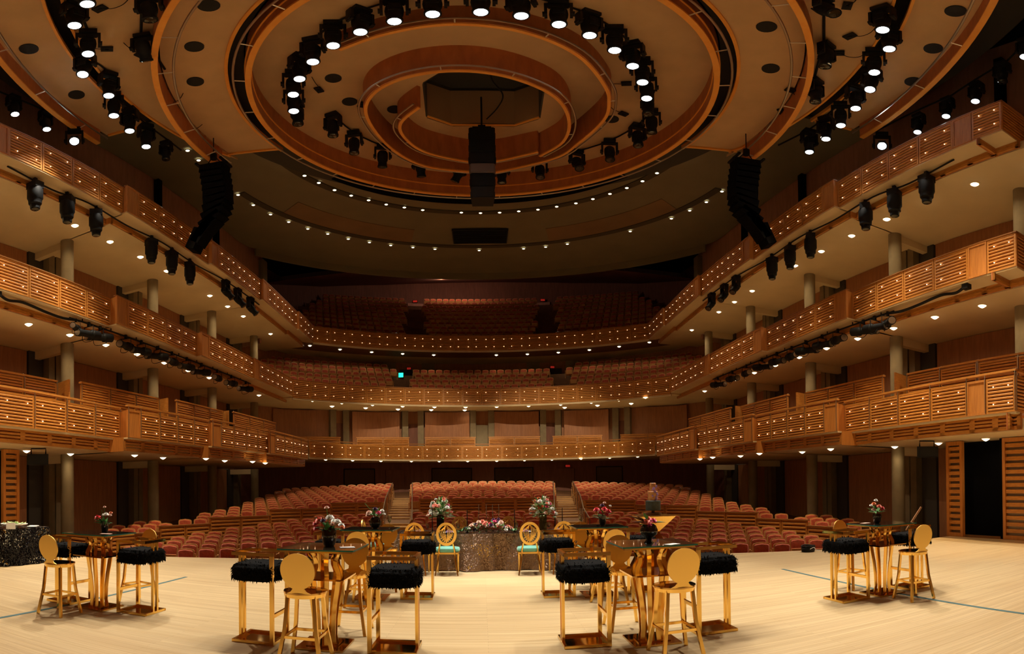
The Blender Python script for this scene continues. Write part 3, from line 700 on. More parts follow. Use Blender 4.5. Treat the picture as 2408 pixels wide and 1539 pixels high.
# ------------------------------------------------------------------ stage lighting fixtures
def make_head(lens):
    root=thing('moving_light','x','stage light')
    m=MB(); m.box(-.17,.17,-.13,.13,-.12,0); m.lathe([(.05,0),(.05,.03)],8); m.box(-.06,.06,-.03,.03,.02,.055); m.obj('base','black_plastic',root,smooth=False)
    m=MB(); m.box(-.235,.235,-.07,.07,-.16,-.12)
    for s in (-1,1): m.box(min(s*.185,s*.235),max(s*.185,s*.235),-.085,.085,-.58,-.14); m.lathe([(.07,0),(.07,.03)],12,Matrix.Translation((s*.235,0,-.5))@Matrix.Rotation(s*PI/2,4,'Y'))
    m.obj('yoke','black_plastic',root)
    m=MB(); m.lathe([(.02,.2),(.11,.19),(.15,.12),(.16,-.02),(.15,-.16),(.125,-.24),(.13,-.27),(.13,-.36),(.145,-.37),(.145,-.42),(.12,-.43)],16)
    for i in range(5): m.box(-.10,.10,.13,.165,.1-.06*i,.13-.06*i)
    h=m.obj('head','black_metal',root,(0,0,-.5))
    m=MB(); m.lathe([(.118,-.425),(.10,-.445),(.0001,-.455)],16,cap=False); m.obj('lens',lens,h)
    return root
lit=make_head('lens_white'); unlit=make_head('iris_dark'); flare=make_head('lens_flare')
protos={'lit':lit,'unlit':unlit,'flare':flare}; used=set()
def put(kind,loc,rz,tilt,label,group,sc=1.,aim=False):
    p=protos[kind]
    if kind in used: r=dup(p,loc,rz,label,group)
    else: used.add(kind); r=p; r.location=loc; r.rotation_euler=(0,0,rz); r['label']=label; r['group']=group
    r.scale=(sc,sc,sc)
    for ch in r.children:
        if ch.name.startswith('head'):
            ch.rotation_euler=(R(tilt),0,0)
            if aim: ch.rotation_euler=(Matrix.Rotation(-rz,3,'Z')@(Vector((0,0,1.5))-Vector(loc)).to_track_quat('-Z','Y').to_matrix()).to_euler()
    return r
LENS_IN=[(-5.3,14.45),(-4.99,13.57),(-4.55,12.85),(-3.96,12.16),(-3.28,11.58),(-2.54,11.15),(-1.74,10.85),(-.92,10.66),(.06,10.63),(.89,10.76),(1.71,11.04),(2.45,11.4),(3.16,11.94),(3.78,12.56),(4.26,13.28),(4.63,14.08)]
GI='stage lights on the inner canopy pipe'
for i,(x,y) in enumerate(LENS_IN):
    # side lights hang in profile, the front ones square on
    a=math.atan2(y,x)+PI/2; rz=a+(R(35) if i in (2,5,11) else (R(-20) if i in (3,9,13) else 0))
    put('lit',(x,y,16.19),rz,0,'moving stage light with glowing lens on the inner canopy pipe, %s from the left'%ORD[i],GI,1.3)
for i,(x,y) in enumerate([(-5.46,15.25),(4.95,14.95)]):
    put('unlit',(x,y,16.15),R(90),0,'unlit black stage light at the %s end of the inner canopy pipe'%('left','right')[i],GI,1.25)
UF=[(-4.63,16.26),(-4.26,17.6),(-3.48,18.75),(-2.22,19.7),(-.75,20.3),(.85,20.45),(2.3,20.1),(3.6,19.3),(4.6,18.3),(5.25,17.0),(5.4,15.95)]
tl=[0,0,14,22,38,4,-18,-28,-14,-6,8]
for i,(x,y) in enumerate(UF): put('unlit',(x,y,16.12),R(8*((i*7)%5-2)) if i not in (4,) else R(60),tl[i]*.8,'unlit black stage light hanging at the rear of the round canopy, %s from the left'%ORD[i],'unlit stage lights at the rear of the round canopy',1.25)
L1=[(-6.58,7.14),(-7.33,7.58),(-7.94,8.65),(-8.7,9.37),(-8.88,10.48),(-9.47,11.4),(-9.67,12.38),(-9.86,13.47)]
R1=[(7.59,7.89),(8.26,8.39),(8.75,9.42),(9.35,10.17),(9.62,11.15),(9.92,12.18),(10.08,13.12),(10.16,14.13)]
for s,LL in ((-1,L1),(1,R1)):
    for i,(x,y) in enumerate(LL):
        a=math.atan2(y,x)+PI/2; put('lit',(x,y,15.4),a+R(30*((i*2)%3-1)),12 if i in (3,) else 0,'glowing black stage light on the %s side canopy pipe, %s from the stage'%(SIDE[s],ORD[i]),'stage lights on the side canopy pipes',1.2)
put('unlit',(-9.9,14.65,15.3),0,0,'unlit stage light at the rear end of the left side canopy pipe','stage lights on the side canopy pipes')
for i,(x,y,s,t) in enumerate(((-5.99,8.27,'left, nearer the stage',10),(-7.05,9.5,'left, farther back',40),(6.34,8.24,'right, nearest the stage',-30),(7.64,9.85,'right, middle',8),(8.5,11.46,'right, farthest back',4))):
    put('unlit',(x,y,15.3),R(20),t,'large unlit follow light on the short inner pipe, '+s,'unlit lights on the short inner pipes',1.15)
for s,LL in ((-1,[(-11.45,8.0),(-11.5,9.3),(-11.55,10.55)]),(1,[(10.6,6.2),(11.75,8.45),(11.9,9.6),(12.05,10.85)])):
    for i,(x,y) in enumerate(LL):
        put('lit',(x*.985,y,15.1),R(90),-8 if s<0 else 8,'glowing stage light outside the outermost canopy rim, %s side, %s from the stage'%(SIDE[s],ORD[i]),'stage lights outside the outer canopy rim')
put('unlit',(11.1,7.3,15.1),R(90),0,'unlit stage light between the glowing ones outside the right canopy rim','stage lights outside the outer canopy rim')
put('flare',(-11.35,11.75,14.9),R(-140),38,'very bright stage light facing the camera on the left of the outer canopy rim','stage lights outside the outer canopy rim',1.2,True)
put('flare',(11.75,12.35,14.9),R(140),38,'very bright stage light facing the camera on the right of the outer canopy rim','stage lights outside the outer canopy rim',1.2,True)
def pipe(name,P,z,label,r=.035):
    m=MB(); m.tube([(x,y,z) for x,y in P],r,6)
    for i in range(3,len(P),max(3,len(P)//8)): m.tube([(P[i][0],P[i][1],z),(P[i][0],P[i][1],z+.05)],.02,5)
    return tag(m.obj(name,'black_metal'),label,'lighting pipe')
pipe('lighting_pipe',[(x,y) for x,y,z in smooth_path([(-5.6,15.4,0)]+[(a,b,0) for a,b in LENS_IN]+[(4.95,15.1,0)],3)],16.11,'curved black pipe carrying the glowing lights of the inner canopy')
pipe('lighting_pipe',[(x,y) for x,y,z in smooth_path([(a,b,0) for a,b in UF],3)],16.1,'curved black pipe with unlit lights at the rear of the round canopy')
for s,LL in ((-1,L1),(1,R1)): pipe('lighting_pipe',[(x,y) for x,y,z in smooth_path([(a,b,0) for a,b in LL]+[(s*9.9,15.6,0)],3)],15.45,'black pipe carrying the %s side canopy lights'%SIDE[s])
pipe('lighting_pipe',[(-5.7,7.2),(-6.1,8.2),(-7.1,9.5),(-7.6,11.2)],15.4,'short black pipe between the left canopy leaves'); pipe('lighting_pipe',[(6.0,7.2),(6.4,8.3),(7.6,9.9),(8.7,11.9)],15.4,'short black pipe between the right canopy leaves')
pipe('lighting_pipe',[(-11.5,6),(-11.5,9.5),(-11.4,12.3)],15.25,'black pipe outside the left canopy rim'); pipe('lighting_pipe',[(10.2,5.5),(11.2,7.2),(11.8,9.5),(11.8,12.8)],15.25,'black pipe outside the right canopy rim')
# small junction boxes on the canopy
JB=[(-7.1,8.1,15.45),(-8.15,9.55,15.45),(-7.7,10.3,15.45),(-8.35,12.0,15.45),(-8.6,12.75,15.45),(-9.0,14.2,15.45),(7.0,8.3,15.45),(7.9,9.3,15.45),(8.2,10.1,15.45),(8.3,12.4,15.45),(8.75,13.6,15.45),(-4.6,14.7,16.14),(-3.6,15.9,16.14),(4.2,14.6,16.14),(4.6,16.4,16.14)]
jb0=thing('junction_box','x','junction box'); m=MB(); m.box(-.15,.15,-.1,.1,-.06,0); m.box(-.04,.04,-.03,.03,-.09,-.06); m.obj('box','black_plastic',jb0,smooth=False)
m=MB(); m.tube(smooth_path([(.05,0,-.05),(.25,.1,-.12),(.5,.12,-.1),(.7,.1,.1)]),.012,5); m.obj('cable_tail','black_plastic',jb0)
for i,p in enumerate(JB):
    lab='small black cable box fixed to the canopy near the stage lights, %s from front left'%ORD[i]
    if i==0: jb0.location=p; jb0['label']=lab; jb0['group']='cable boxes on the canopy'
    else: dup(jb0,p,(p[0]<0)*PI+i*.7,lab,'cable boxes on the canopy')

# hanging wash lights under the third balcony fronts
hw=thing('wash_light','x','stage light')
m=MB(); m.box(-.05,.05,-.05,.05,-.1,.12); m.box(-.2,.2,-.16,.16,-.32,-.08); m.obj('clamp','black_plastic',hw,smooth=False)
m=MB(); m.lathe([(.2,0),(.23,-.08),(.23,-.42),(.2,-.47),(.19,-.62),(.15,-.66),(.14,-.8),(.12,-.82)],14,Matrix.Translation((0,0,-.28))); m.obj('housing','black_metal',hw)
m=MB(); m.lathe([(.115,-.825),(.0001,-.84)],14,Matrix.Translation((0,0,-.28)),cap=False); m.obj('lens','iris_dark',hw)
n=0
for s in (-1,1):
    for i,y in enumerate((9.85,11.13,12.42,15.4,16.73,18.04)):
        lab='black cylindrical light hung under the third %s balcony, %s from the stage'%(SIDE[s],ORD[i]); loc=(s*11.05,y,11.42)
        if n==0: hw.location=loc; hw['label']=lab; hw['group']='wash lights under the third balcony'
        else: dup(hw,loc,R(20*i),lab,'wash lights under the third balcony')
        n+=1
    for i,y in enumerate((20.95,22.15,23.55)):
        r=put('unlit',(s*10.95,y,11.52),R(90*s),-30 if s<0 else 30,'tilted black spotlight under the third %s balcony front, %s of its cluster'%(SIDE[s],ORD[i]),'spotlight clusters under the third balcony',1.1)
        for ch in r.children:
            if ch.name.startswith('head'): ch.rotation_euler=(R(35),R(20),0)
    y0,y1=8.6,24.8
    m=MB(); P=smooth_path([(s*10.98,8.8,11.5),(s*11.05,10.5,11.36),(s*11.0,12,11.46),(s*11.05,14,11.38),(s*11.0,16,11.46),(s*11.05,18.4,11.42),(s*10.95,21,11.5),(s*10.95,24.6,11.48)]); m.tube(P,.03,6)
    tag(m.obj('cable','black_plastic'),'black cable looped along the third %s balcony lights'%SIDE[s],'cable')
    # second balcony rig: pipe, cable, row of profile spots
    m=MB(); m.tube([(s*11.42,11.6,7.16),(s*11.5,18,7.18),(s*11.45,24.6,7.2)],.03,6)
    for y in (12.2,13.6,15,16.4,17.8,19.2,20.6,22,23.4): m.tube([(s*11.44,y,7.16),(s*11.44,y,7.34)],.02,5)
    tag(m.obj('lighting_pipe','black_metal'),'long black pipe under the second %s balcony front'%SIDE[s],'lighting pipe')
    m=MB(); m.tube(smooth_path([(s*11.3,8.7,7.25),(s*11.35,9.1,7.12),(s*11.4,9.7,7.2),(s*11.4,10.6,7.1),(s*11.42,11.3,7.08),(s*11.42,11.9,7.16)]),.045,7); m.box(s*11.3-.09,s*11.3+.09,8.6,8.8,7.12,7.28)
    tag(m.obj('cable','black_plastic'),'thick black cable feeding the rig under the second %s balcony'%SIDE[s],'cable')
ps=thing('profile_spotlight','x','stage light')
m=MB(); T=Matrix.Rotation(R(-96),4,'X'); m.lathe([(.06,-.36),(.11,-.34),(.12,-.1),(.09,-.06),(.085,.28),(.1,.3),(.1,.4),(.085,.4)],12,T); m.obj('barrel','black_metal',ps,(0,0,-.24))
m=MB(); m.lathe([(.085,.4),(.0001,.405)],12,T,cap=False); m.obj('lens','steel',ps,(0,0,-.24))
m=MB(); m.tube([(-.14,0,-.24),(-.14,0,-.05),(.14,0,-.05),(.14,0,-.24)],.014,5); m.box(-.03,.03,-.03,.03,-.05,.06); m.tube(smooth_path([(0,.2,-.2),(.1,.1,-.42),(.05,-.1,-.4),(0,-.3,-.25)]),.008,4); m.obj('yoke','black_metal',ps)
n=0
for s in (-1,1):
    for i,y in enumerate((11.9,12.5,13.05,14.4,15.3,16.3,17.3,18.4,19.6,21.0,22.4,24.0)):
        lab='black profile spotlight on the pipe under the second %s balcony, %s from the stage'%(SIDE[s],ORD[i]); loc=(s*11.44,y,7.14); rz=PI+s*R(25)*((i%3)-1)*.6 if i else PI-s*R(30)
        if n==0: ps.location=loc; ps.rotation_euler=(0,0,rz); ps['label']=lab; ps['group']='profile spotlights under the second balcony'
        else: dup(ps,loc,rz,lab,'profile spotlights under the second balcony').scale=(1.35,1.35,1.35)
        n+=1

# ------------------------------------------------------------------ loudspeakers
def line_array(s):
    root=thing('line_array','tall black J-shaped line array loudspeaker hanging on the %s'%SIDE[s],'loudspeaker',(s*8.55,15.5,14.1),0,'line arrays')
    m=MB(); m.box(-.5,.5,-.06,.06,-.05,.05); m.box(-.5,-.42,-.4,.4,-.04,.04); m.box(.42,.5,-.4,.4,-.04,.04)
    for x in (-.3,.3): m.tube([(x,0,0),(x*.3,0,.35)],.02,5)
    m.lathe([(.12,.3),(.12,.55)],10); m.obj('rigging_frame','black_metal',root)
    x,z=0.,-.22; a=R(-7)
    for i in range(12):
        da=[0,0,1,2,3,5,7,9,11,12,12,10][i]; a+=R(da)
        m=MB(); m.prism([(-.42,-.25),(.42,-.25),(.46,.3),(-.46,.3)],-.175,.175); 
        for xx in (-.43,.43): m.box(xx-.012,xx+.012,-.2,.25,-.15,.15)
        m.box(-.38,.38,.3,.315,-.1,.1)
        m.obj('cabinet','array_black',root,(s*x,0,z),(0,s*a,0),smooth=False)
        m_=.30; x+=math.sin(a)*m_*1.0; z-=math.cos(a)*m_
    m=MB(); m.tube([(0,0,.5),(0,0,1.9)],.02,5); m.obj('chain','black_metal',root)
line_array(-1); line_array(1)
cl=thing('speaker_cluster','black column of stacked loudspeaker boxes hanging from the octagonal opening','loudspeaker',(.08,17.1,15.3))
m=MB(); m.box(-.12,.12,-.12,.12,0,.25); m.tube([(0,0,.2),(0,0,1.9)],.03,6); m.box(-.3,.3,-.3,.3,-.05,.02); m.obj('hoist','black_metal',cl)
zz=-.06
for i,(w,h,mt) in enumerate(((.42,.62,'black_metal'),(.42,.62,'black_metal'),(.43,.55,'black_plastic'),(.41,.46,'dull_steel'),(.40,.6,'black_metal'),(.38,.5,'grille_dark'))):
    m=MB(); m.prism([(-w,-.28),(-w+.06,-.34),(w-.06,-.34),(w,-.28),(w*.9,.32),(-w*.9,.32)],zz-h+.02,zz); m.box(-w+.05,w-.05,-.355,-.34,zz-h+.06,zz-.05)
    m.box(-w-.015,-w+.01,-.2,-.1,zz-h*.7,zz-h*.3); m.box(w-.01,w+.015,-.2,-.1,zz-h*.7,zz-h*.3); m.obj('cabinet',mt,cl,smooth=False); zz-=h
for s in (-1,1):
    o=thing('wedge_speaker','black loudspeaker with a tall bracket hung under the first balcony beside the stage, %s'%SIDE[s],'loudspeaker',(s*11.9,10.75,2.97),R(-40*s),'loudspeakers under the first balcony')
    m=MB(); m.tube([(-.22,0,-.22),(-.22,0,-.03),(.22,0,-.03),(.22,0,-.22)],.018,5,flat=(.05,.03)); m.obj('bracket','black_metal',o)
    m=MB(); m.prism([(-.32,-.16),(.32,-.16),(.26,.2),(-.26,.2)],-.52,-.2); m.box(-.28,.28,-.185,-.16,-.49,-.23); m.obj('cabinet','black_plastic',o,smooth=False)
# downlights under the balconies
d0=thing('balcony_downlight','x','downlight')
m=MB(); m.lathe([(.17,0),(.17,-.012),(.125,-.02),(.125,.0)],16,cap=False); m.obj('rim','plaster',d0)
m=MB(); m.lathe([(.125,-.012),(.11,-.03),(.05,-.075),(.0001,-.095)],14,cap=False); m.obj('lamp','lamp_warm',d0)
n=0; DLS=[]
def dl(x,y,z,lab,grp,sc=1.):
    global n
    if n==0: d0.location=(x,y,z); d0['label']=lab; d0['group']=grp; r=d0
    else: r=dup(d0,(x,y,z),0,lab,grp)
    r.scale=(sc,sc,sc); n+=1; DLS.append((x,y,z))
for s in (-1,1):
    for i in range(12): dl(s*12.25,7.25+1.82*i if i<11 else 29.2,11.3,'glowing round downlight under the third %s balcony, %s from the stage'%(SIDE[s],ORD[i]),'downlights under the third balcony')
    for i in range(12): dl(s*(12.6-.05*i),7.3+1.79*i,7.05,'glowing round downlight under the second %s balcony, %s from the stage'%(SIDE[s],ORD[i]),'downlights under the second balcony')
    for i,(x,y) in enumerate(((12.65,9.1),(12.85,11.1),(12.85,13.1),(11.6,15.1),(11.6,16.9),(10.5,18.3),(10.55,20.0),(9.8,21.2),(9.8,22.6))): dl(s*x,y,2.97,'glowing downlight under the first %s balcony, %s from the stage'%(SIDE[s],ORD[i]),'downlights under the first balcony')
for i,(x,y) in enumerate(((-11.18,33.4),(-9.54,34.99),(-7.6,36.27),(-5.55,37.2),(-3.4,37.88),(1.09,38.21),(3.31,37.92),(5.46,37.27),(7.5,36.27),(9.31,34.98),(10.97,33.42))): dl(x,y,11.55,'downlight under the curved rear edge of the third balcony, %s from the left'%ORD[i],'downlights under the rear third balcony',1.25)
for i,(x,y) in enumerate(((-10.12,30.66),(-8.66,32.09),(-6.96,33.35),(-5.16,34.36),(-3.13,35.05),(-1.08,35.37),(.99,35.32),(3.09,34.97),(5.12,34.25),(6.95,33.25),(8.47,32.08),(9.8,30.74))): dl(x,y,7.2,'downlight in the front row under the rear second balcony, %s from the left'%ORD[i],'front downlights under the rear second balcony',1.2)
for i,(x,y) in enumerate(((-9.62,33.2),(-7.68,34.55),(-5.67,35.62),(-3.47,36.32),(-1.18,36.7),(5.6,35.58),(7.62,34.41),(9.61,33.25))): dl(x,y,7.2,'downlight in the back row under the rear second balcony, %s from the left'%ORD[i],'back downlights under the rear second balcony',1.2)
for i,(x,y) in enumerate(((-9.0,29.64),(-7.74,31.08),(-6.24,32.3),(-4.45,33.12),(-2.74,33.73),(-.94,34.0),(.92,34.0),(2.66,33.5),(4.33,32.9),(5.99,31.9),(7.55,30.9),(8.9,29.6))): dl(x,y,3.5,'downlight under the rear first balcony, %s from the left'%ORD[i],'downlights under the rear first balcony',1.15)
# ------------------------------------------------------------------ theatre seats
def archp(w,z0,z1,r=.10,rise=.035,n=5):
    P=[(-w/2+.02,z0),(w/2-.02,z0)]
    for i in range(n+1):
        a=PI/2*i/n; P.append((w/2-r+r*math.cos(a), z1-rise-r+r*math.sin(a)))
    P.append((0,z1))
    for i in range(n+1):
        a=PI/2+PI/2*i/n; P.append((-w/2+r+r*math.cos(a), z1-rise-r+r*math.sin(a)))
    return P
def plate(m,P,y0,y1,inset=0,tilt=.12,z0=.35):
    """plate in the xz plane, front at y0; leaning back"""
    n=len(P); cxp=0; cz=sum(p[1] for p in P)/n; f=lambda z:(z-z0)*tilt
    vs=[(x,y1+f(z),z) for x,z in P]+[(x,y0+f(z),z) for x,z in P]
    fs=[tuple(range(n-1,-1,-1))]+[(i,(i+1)%n,n+(i+1)%n,n+i) for i in range(n)]
    if inset:
        vs+=[(x*(1-inset/.22),y0-.03+f(z),cz+(z-cz)*(1-inset/.22)) for x,z in P]
        fs+=[(n+i,n+(i+1)%n,2*n+(i+1)%n,2*n+i) for i in range(n)]+[tuple(range(2*n,3*n))]
    else: fs+=[tuple(range(n,2*n))]
    # orientation: flip so normals face outwards
    m.add(vs,[tuple(reversed(q)) for q in fs])
def seat_parts(lo=False):
    out=[]; n=2 if lo else 4
    m=MB(); plate(m,archp(.48,.30,.95,.075,.022,n),.0,.045); out.append(('backrest','seat_wood',m))
    m=MB(); plate(m,archp(.415,.40,.915,.055,.02,n),-.012,.0,.03); out.append(('back_cushion','seat_cloth',m))
    m=MB(); T=Matrix.Translation((0,-.10,.38))@Matrix.Rotation(R(8),4,'X'); m.box(-.225,.225,-.02,.0,0,.30,T); m.cur=1; m.box(-.22,.22,.0,.07,.02,.29,T); out.append(('tip_up_seat',('seat_wood','seat_cloth'),m))
    for s in (-1,1):
        m=MB(); m.box(s*.262-.018,s*.262+.018,-.26,.03,.575,.61)
        m.box(s*.262-.012,s*.262+.012,-.16,.0,0,.575); out.append(('armrest','seat_wood',m))
    return out
SM=[(nm,m_.mesh(nm,mt)) for nm,mt,m_ in seat_parts()]
def aisle_x(y): return 2.5+(y-14)*.13
seats=[]   # (x,y,z,rot,block,row,col)
def add_rows(rows,inner,block_of,xlim):
    for ri,Rr in enumerate(rows):
        per={}
        def tryseat(x,y,a,b):
            if y<(12.75 if abs(x)<6 else 11.9 if abs(x)<9 else 11.6): return
            w=wall_x(y)
            if inner and abs(x)>w-.45: return
            if not inner and (abs(x)<w+.55 or (y<23.0 and abs(x)<4.8) or abs(x)>xlim(y) or y<13.6): return
            per.setdefault(b,[]).append((x,y,seat_top(x,y,inner)-.95,-a))
        ax=aisle_x(-8.5+Rr); n=int(2*(ax-.72)/.56)
        for k in range(-n,n+1):
            if (k+n)%2: continue
            x=k*.28; a=math.asin(x/Rr); tryseat(x,-8.5+Rr*math.cos(a),a,'centre')
        a0=math.asin((aisle_x(-8.5+Rr*math.cos(ax/Rr))+.78+(.28 if ri%2 else 0))/Rr)
        for k in range(40):
            a=a0+k*.56/Rr
            if a>1.2: break
            for s_ in (-1,1): tryseat(s_*Rr*math.sin(a),-8.5+Rr*math.cos(a),s_*a,'left' if s_<0 else 'right')
        for b,L in per.items():
            L.sort(key=lambda q:abs(q[0]) if b!='centre' else q[0])
            for ci,q in enumerate(L): seats.append((*q,b,('front' if inner else 'rear'),ri,ci))
add_rows([21.75+.9*i for i in range(9)],True,None,None)
add_rows([23.2+.93*i for i in range(19)],False,None,lambda y:min(12.3,10.6+.12*max(0,y-22)) if y>16 else 12.3)
seats.sort(key=lambda q: math.hypot(q[0],q[1])+ (100 if abs(q[0])>11.2 else 0))
near,far=seats[:300],seats[300:]
def seat_label(q):
    x,y,z,a,b,fr,ri,ci=q
    pos=('%s from the left'%ORD[min(ci,29)]) if b=='centre' else ('%s from the aisle'%ORD[min(ci,29)])
    return 'red theatre seat, %s %s block, %s row, %s'%(fr,b,ORD[ri],pos)
for i,q in enumerate(near):
    x,y,z,a=q[:4]
    o=thing('theatre_seat',seat_label(q),'theatre seat',(x,y,z),a,'theatre seats of the main floor')
    for nm,me in SM: place(nm,me,o)
# everything farther away: one object
LO=seat_parts(True)
m=MB(); mts=['seat_wood','seat_cloth']
def stamp(x,y,z,a):
    T=Matrix.Translation((x,y,z))@Matrix.Rotation(a,4,'Z')
    for nm,mt,p in LO:
        b=len(m.v); m.v+=[tuple(T@Vector(v)) for v in p.v]; m.f+=[tuple(i+b for i in f) for f in p.f]
        base=0 if mt=='seat_wood' else 1
        m.mi+=[ (base if not isinstance(mt,tuple) else k) for k in p.mi]
for q in far: stamp(*q[:4])
T2R=[]; T3R=[]
for k in range(5):
    Rr=13.76+1.15+.95*k; zf=7.9+.56*k; T2R.append((Rr,zf)); n=int(Rr*.92/.56)
    for j in range(-n,n+1):
        a=(j+.5*(k%2))*.56/Rr
        if abs(a)>.93: continue
        x,y=Rr*math.sin(a),21.04+Rr*math.cos(a)
        if abs(abs(x)-5.5)<.75 or k==4 and abs(x)<7: continue
        if k<5: stamp(x,y,zf,-a)
for k in range(10):
    Rr=15.6+1.25+.95*k; zf=12.1+.69*k; T3R.append((Rr,zf)); n=int(Rr*.9/.56)
    for j in range(-n,n+1):
        a=(j+.5*(k%2))*.56/Rr
        if abs(a)>.86: continue
        x,y=Rr*math.sin(a),21.6+Rr*math.cos(a)
        if abs(abs(x)-(4.7+.12*k))<.8 or abs(x)>13.2: continue
        stamp(x,y,zf,-a)
o=m.obj('theatre_seats',mts); tag(o,'hundreds of distant red theatre seats filling the rear stalls and the upper galleries','theatre seats',None,'stuff')
# stepped balcony floors
for nm,c,RR,half,mt,lab in (('floor_7',21.04,T2R,55,'house_floor','stepped floor of the second balcony'),('floor_8',21.6,T3R,50,'house_floor','stepped floor of the top gallery')):
    m=MB()
    for i,(Rr,zf) in enumerate(RR):
        ex=7. if i==len(RR)-1 else .52
        m.strip(arc(0,c,Rr-.45 if i else Rr-1.1,-half,half,41),arc(0,c,Rr+ex,-half,half,41),zf-.6,zf)
    struct('floor',m,mt,lab)
# step bulbs in the gallery aisles
sb=MB(); sb.ball((0,0,0),.035,6,4); SBm=sb.mesh('step_light','step_bulb')
k=0
for (x,y,z) in [(-4.95,40.6+.85*i,13.0+.69*i) for i in (0,3,4,5)]+[(4.95,40.2+.9*i,12.8+.69*i) for i in (0,1,2,4,5,6)]+[(-5.6,37.2,8.75),(-5.6,38.1,9.3),(5.6,37.2,8.8),(-9.9,34.9,8.9),(9.9,34.9,9.0),(-11.6,37.2,13.1),(12.0,37.0,13.3),(-3.3,46.,21.0),(-1.1,46.,21.0)]:
    o=place('aisle_light',SBm,None,(x,y,z)); tag(o,'tiny glowing aisle light in the dark gallery, %s counted from lower left'%ORD[k],'aisle light','aisle lights in the galleries'); k+=1
# slatted walls between the front and rear blocks
PW=[(-12.6,12.6),(-10.3,12.2)]+[(-x,y) for x,y in WP[1:-2]]
segs=[]
for a,b in zip(PW,PW[1:]):
    L=math.hypot(b[0]-a[0],b[1]-a[1]); n=max(1,round(L/1.9))
    for i in range(n): segs.append(((a[0]+(b[0]-a[0])*i/n,a[1]+(b[1]-a[1])*i/n),(a[0]+(b[0]-a[0])*(i+1)/n,a[1]+(b[1]-a[1])*(i+1)/n)))
def part(a,b,lab,n=2):
    xm,ym=(a[0]+b[0])/2,(a[1]+b[1])/2; zt=seat_top(xm,ym,False)-.06
    o=front(a,b,zt-.86,zt,n,lab,'slatted partitions of the main floor',None,0,None,0,0,6)
    for ch in o.children:
        if ch.type=='MESH' and ch.name.startswith('slatted'):
            pass
for i,(a,b) in enumerate(segs):
    part(a,b,'low slatted wood partition among the left seats, %s from the stage'%ORD[i]); part((-b[0],b[1]),(-a[0],a[1]),'low slatted wood partition among the right seats, %s from the stage'%ORD[i])
part((-2.75,22.5),(2.75,22.5),'straight slatted wood partition in front of the rear centre seats',4)
# aisle stairs and rails
for s in (-1,1):
    m=MB(); y=13.2
    while y<31.5:
        x=aisle_x(y+.45); z=max(seat_top(x,y,inner_pit(x,y)),seat_top(x,y+.45,False)-.15 if y>21 else -9)-.93
        m.box(s*x-.52,s*x+.52,y,y+.9,z-.3,z); y+=.9
    st=tag(m.obj('aisle_stair','stair_wood',smooth=False),'pale wood stepped aisle climbing between the seats on the %s'%SIDE[s],'stairs')
    for side in (-1,1):
        m=MB(); P=[]
        yy=17.5
        while yy<31:
            x=aisle_x(yy); z=max(seat_top(x,yy,inner_pit(x,yy)),seat_top(x,yy+.45,False)-.15 if yy>21 else -9)-.93
            P.append((s*x+side*.58,yy,z+.95)); m.tube([(s*x+side*.58,yy,z),(s*x+side*.58,yy,z+.95)],.018,5); yy+=1.1
        m.tube(P,.024,6)
        tag(m.obj('stair_rail','dull_steel'),'grey metal handrail on the %s side of the %s aisle stairs'%('left' if side<0 else 'right',SIDE[s]),'handrail')
# ------------------------------------------------------------------ stage furniture
m=MB(); 
for s in (-1,1): m.box(min(s*5.37,s*5.43),max(s*5.37,s*5.43),2.0,8.7,0,.004)
m2=MB(); m2.box(-5.43,-5.37,1.5,8.6,0,.004); tag(m2.obj('floor_tape','tape_blue',smooth=False),'thin blue-grey tape line on the stage floor, left','tape line')
m2=MB(); m2.box(5.48,5.54,1.5,8.8,0,.004); tag(m2.obj('floor_tape','tape_blue',smooth=False),'thin blue-grey tape line on the stage floor, right','tape line')
# cocktail table
def cocktail():
    t=thing('cocktail_table','x','table')
    m=MB(); m.box(-.39,.39,-.35,.35,1.055,1.07); m.obj('glass_top','smoked_glass',t,smooth=False)
    m=MB(); m.box(-.391,.391,-.351,-.344,1.056,1.069); m.box(-.391,.391,.344,.351,1.056,1.069); m.box(-.391,-.384,-.35,.35,1.056,1.069); m.box(.384,.391,-.35,.35,1.056,1.069); m.obj('glass_edge','teal_glass',t,smooth=False)
    m=MB(); m.box(-.37,.37,-.33,.33,1.035,1.054); m.obj('top_plate','gold',t,smooth=False)
    m=MB(); m.box(-.27,.27,-.25,.25,.745,.762); m.obj('shelf_plate','gold_mirror',t,smooth=False)
    m=MB(); m.box(-.25,.25,-.24,.24,0,.02); m.box(-.16,.16,-.15,.15,.02,.03); m.obj('base_plate','gold_mirror',t,smooth=False)
    for i in range(8):
        a=2*PI*i/8+PI/8; ca,sa=math.cos(a),math.sin(a); m=MB()
        prof=[(.115,.03),(.10,.12),(.105,.3),(.125,.48),(.15,.62),(.165,.72),(.175,.76),(.17,.8),(.135,.87),(.13,.92),(.16,.98),(.185,1.035)]
        m.tube([(r*ca*1.05,r*sa,z) for r,z in [(q[0],q[1]) for q in prof]],0,4,flat=(.045,.014)); m.obj('leg_strip','gold',t)
    return t
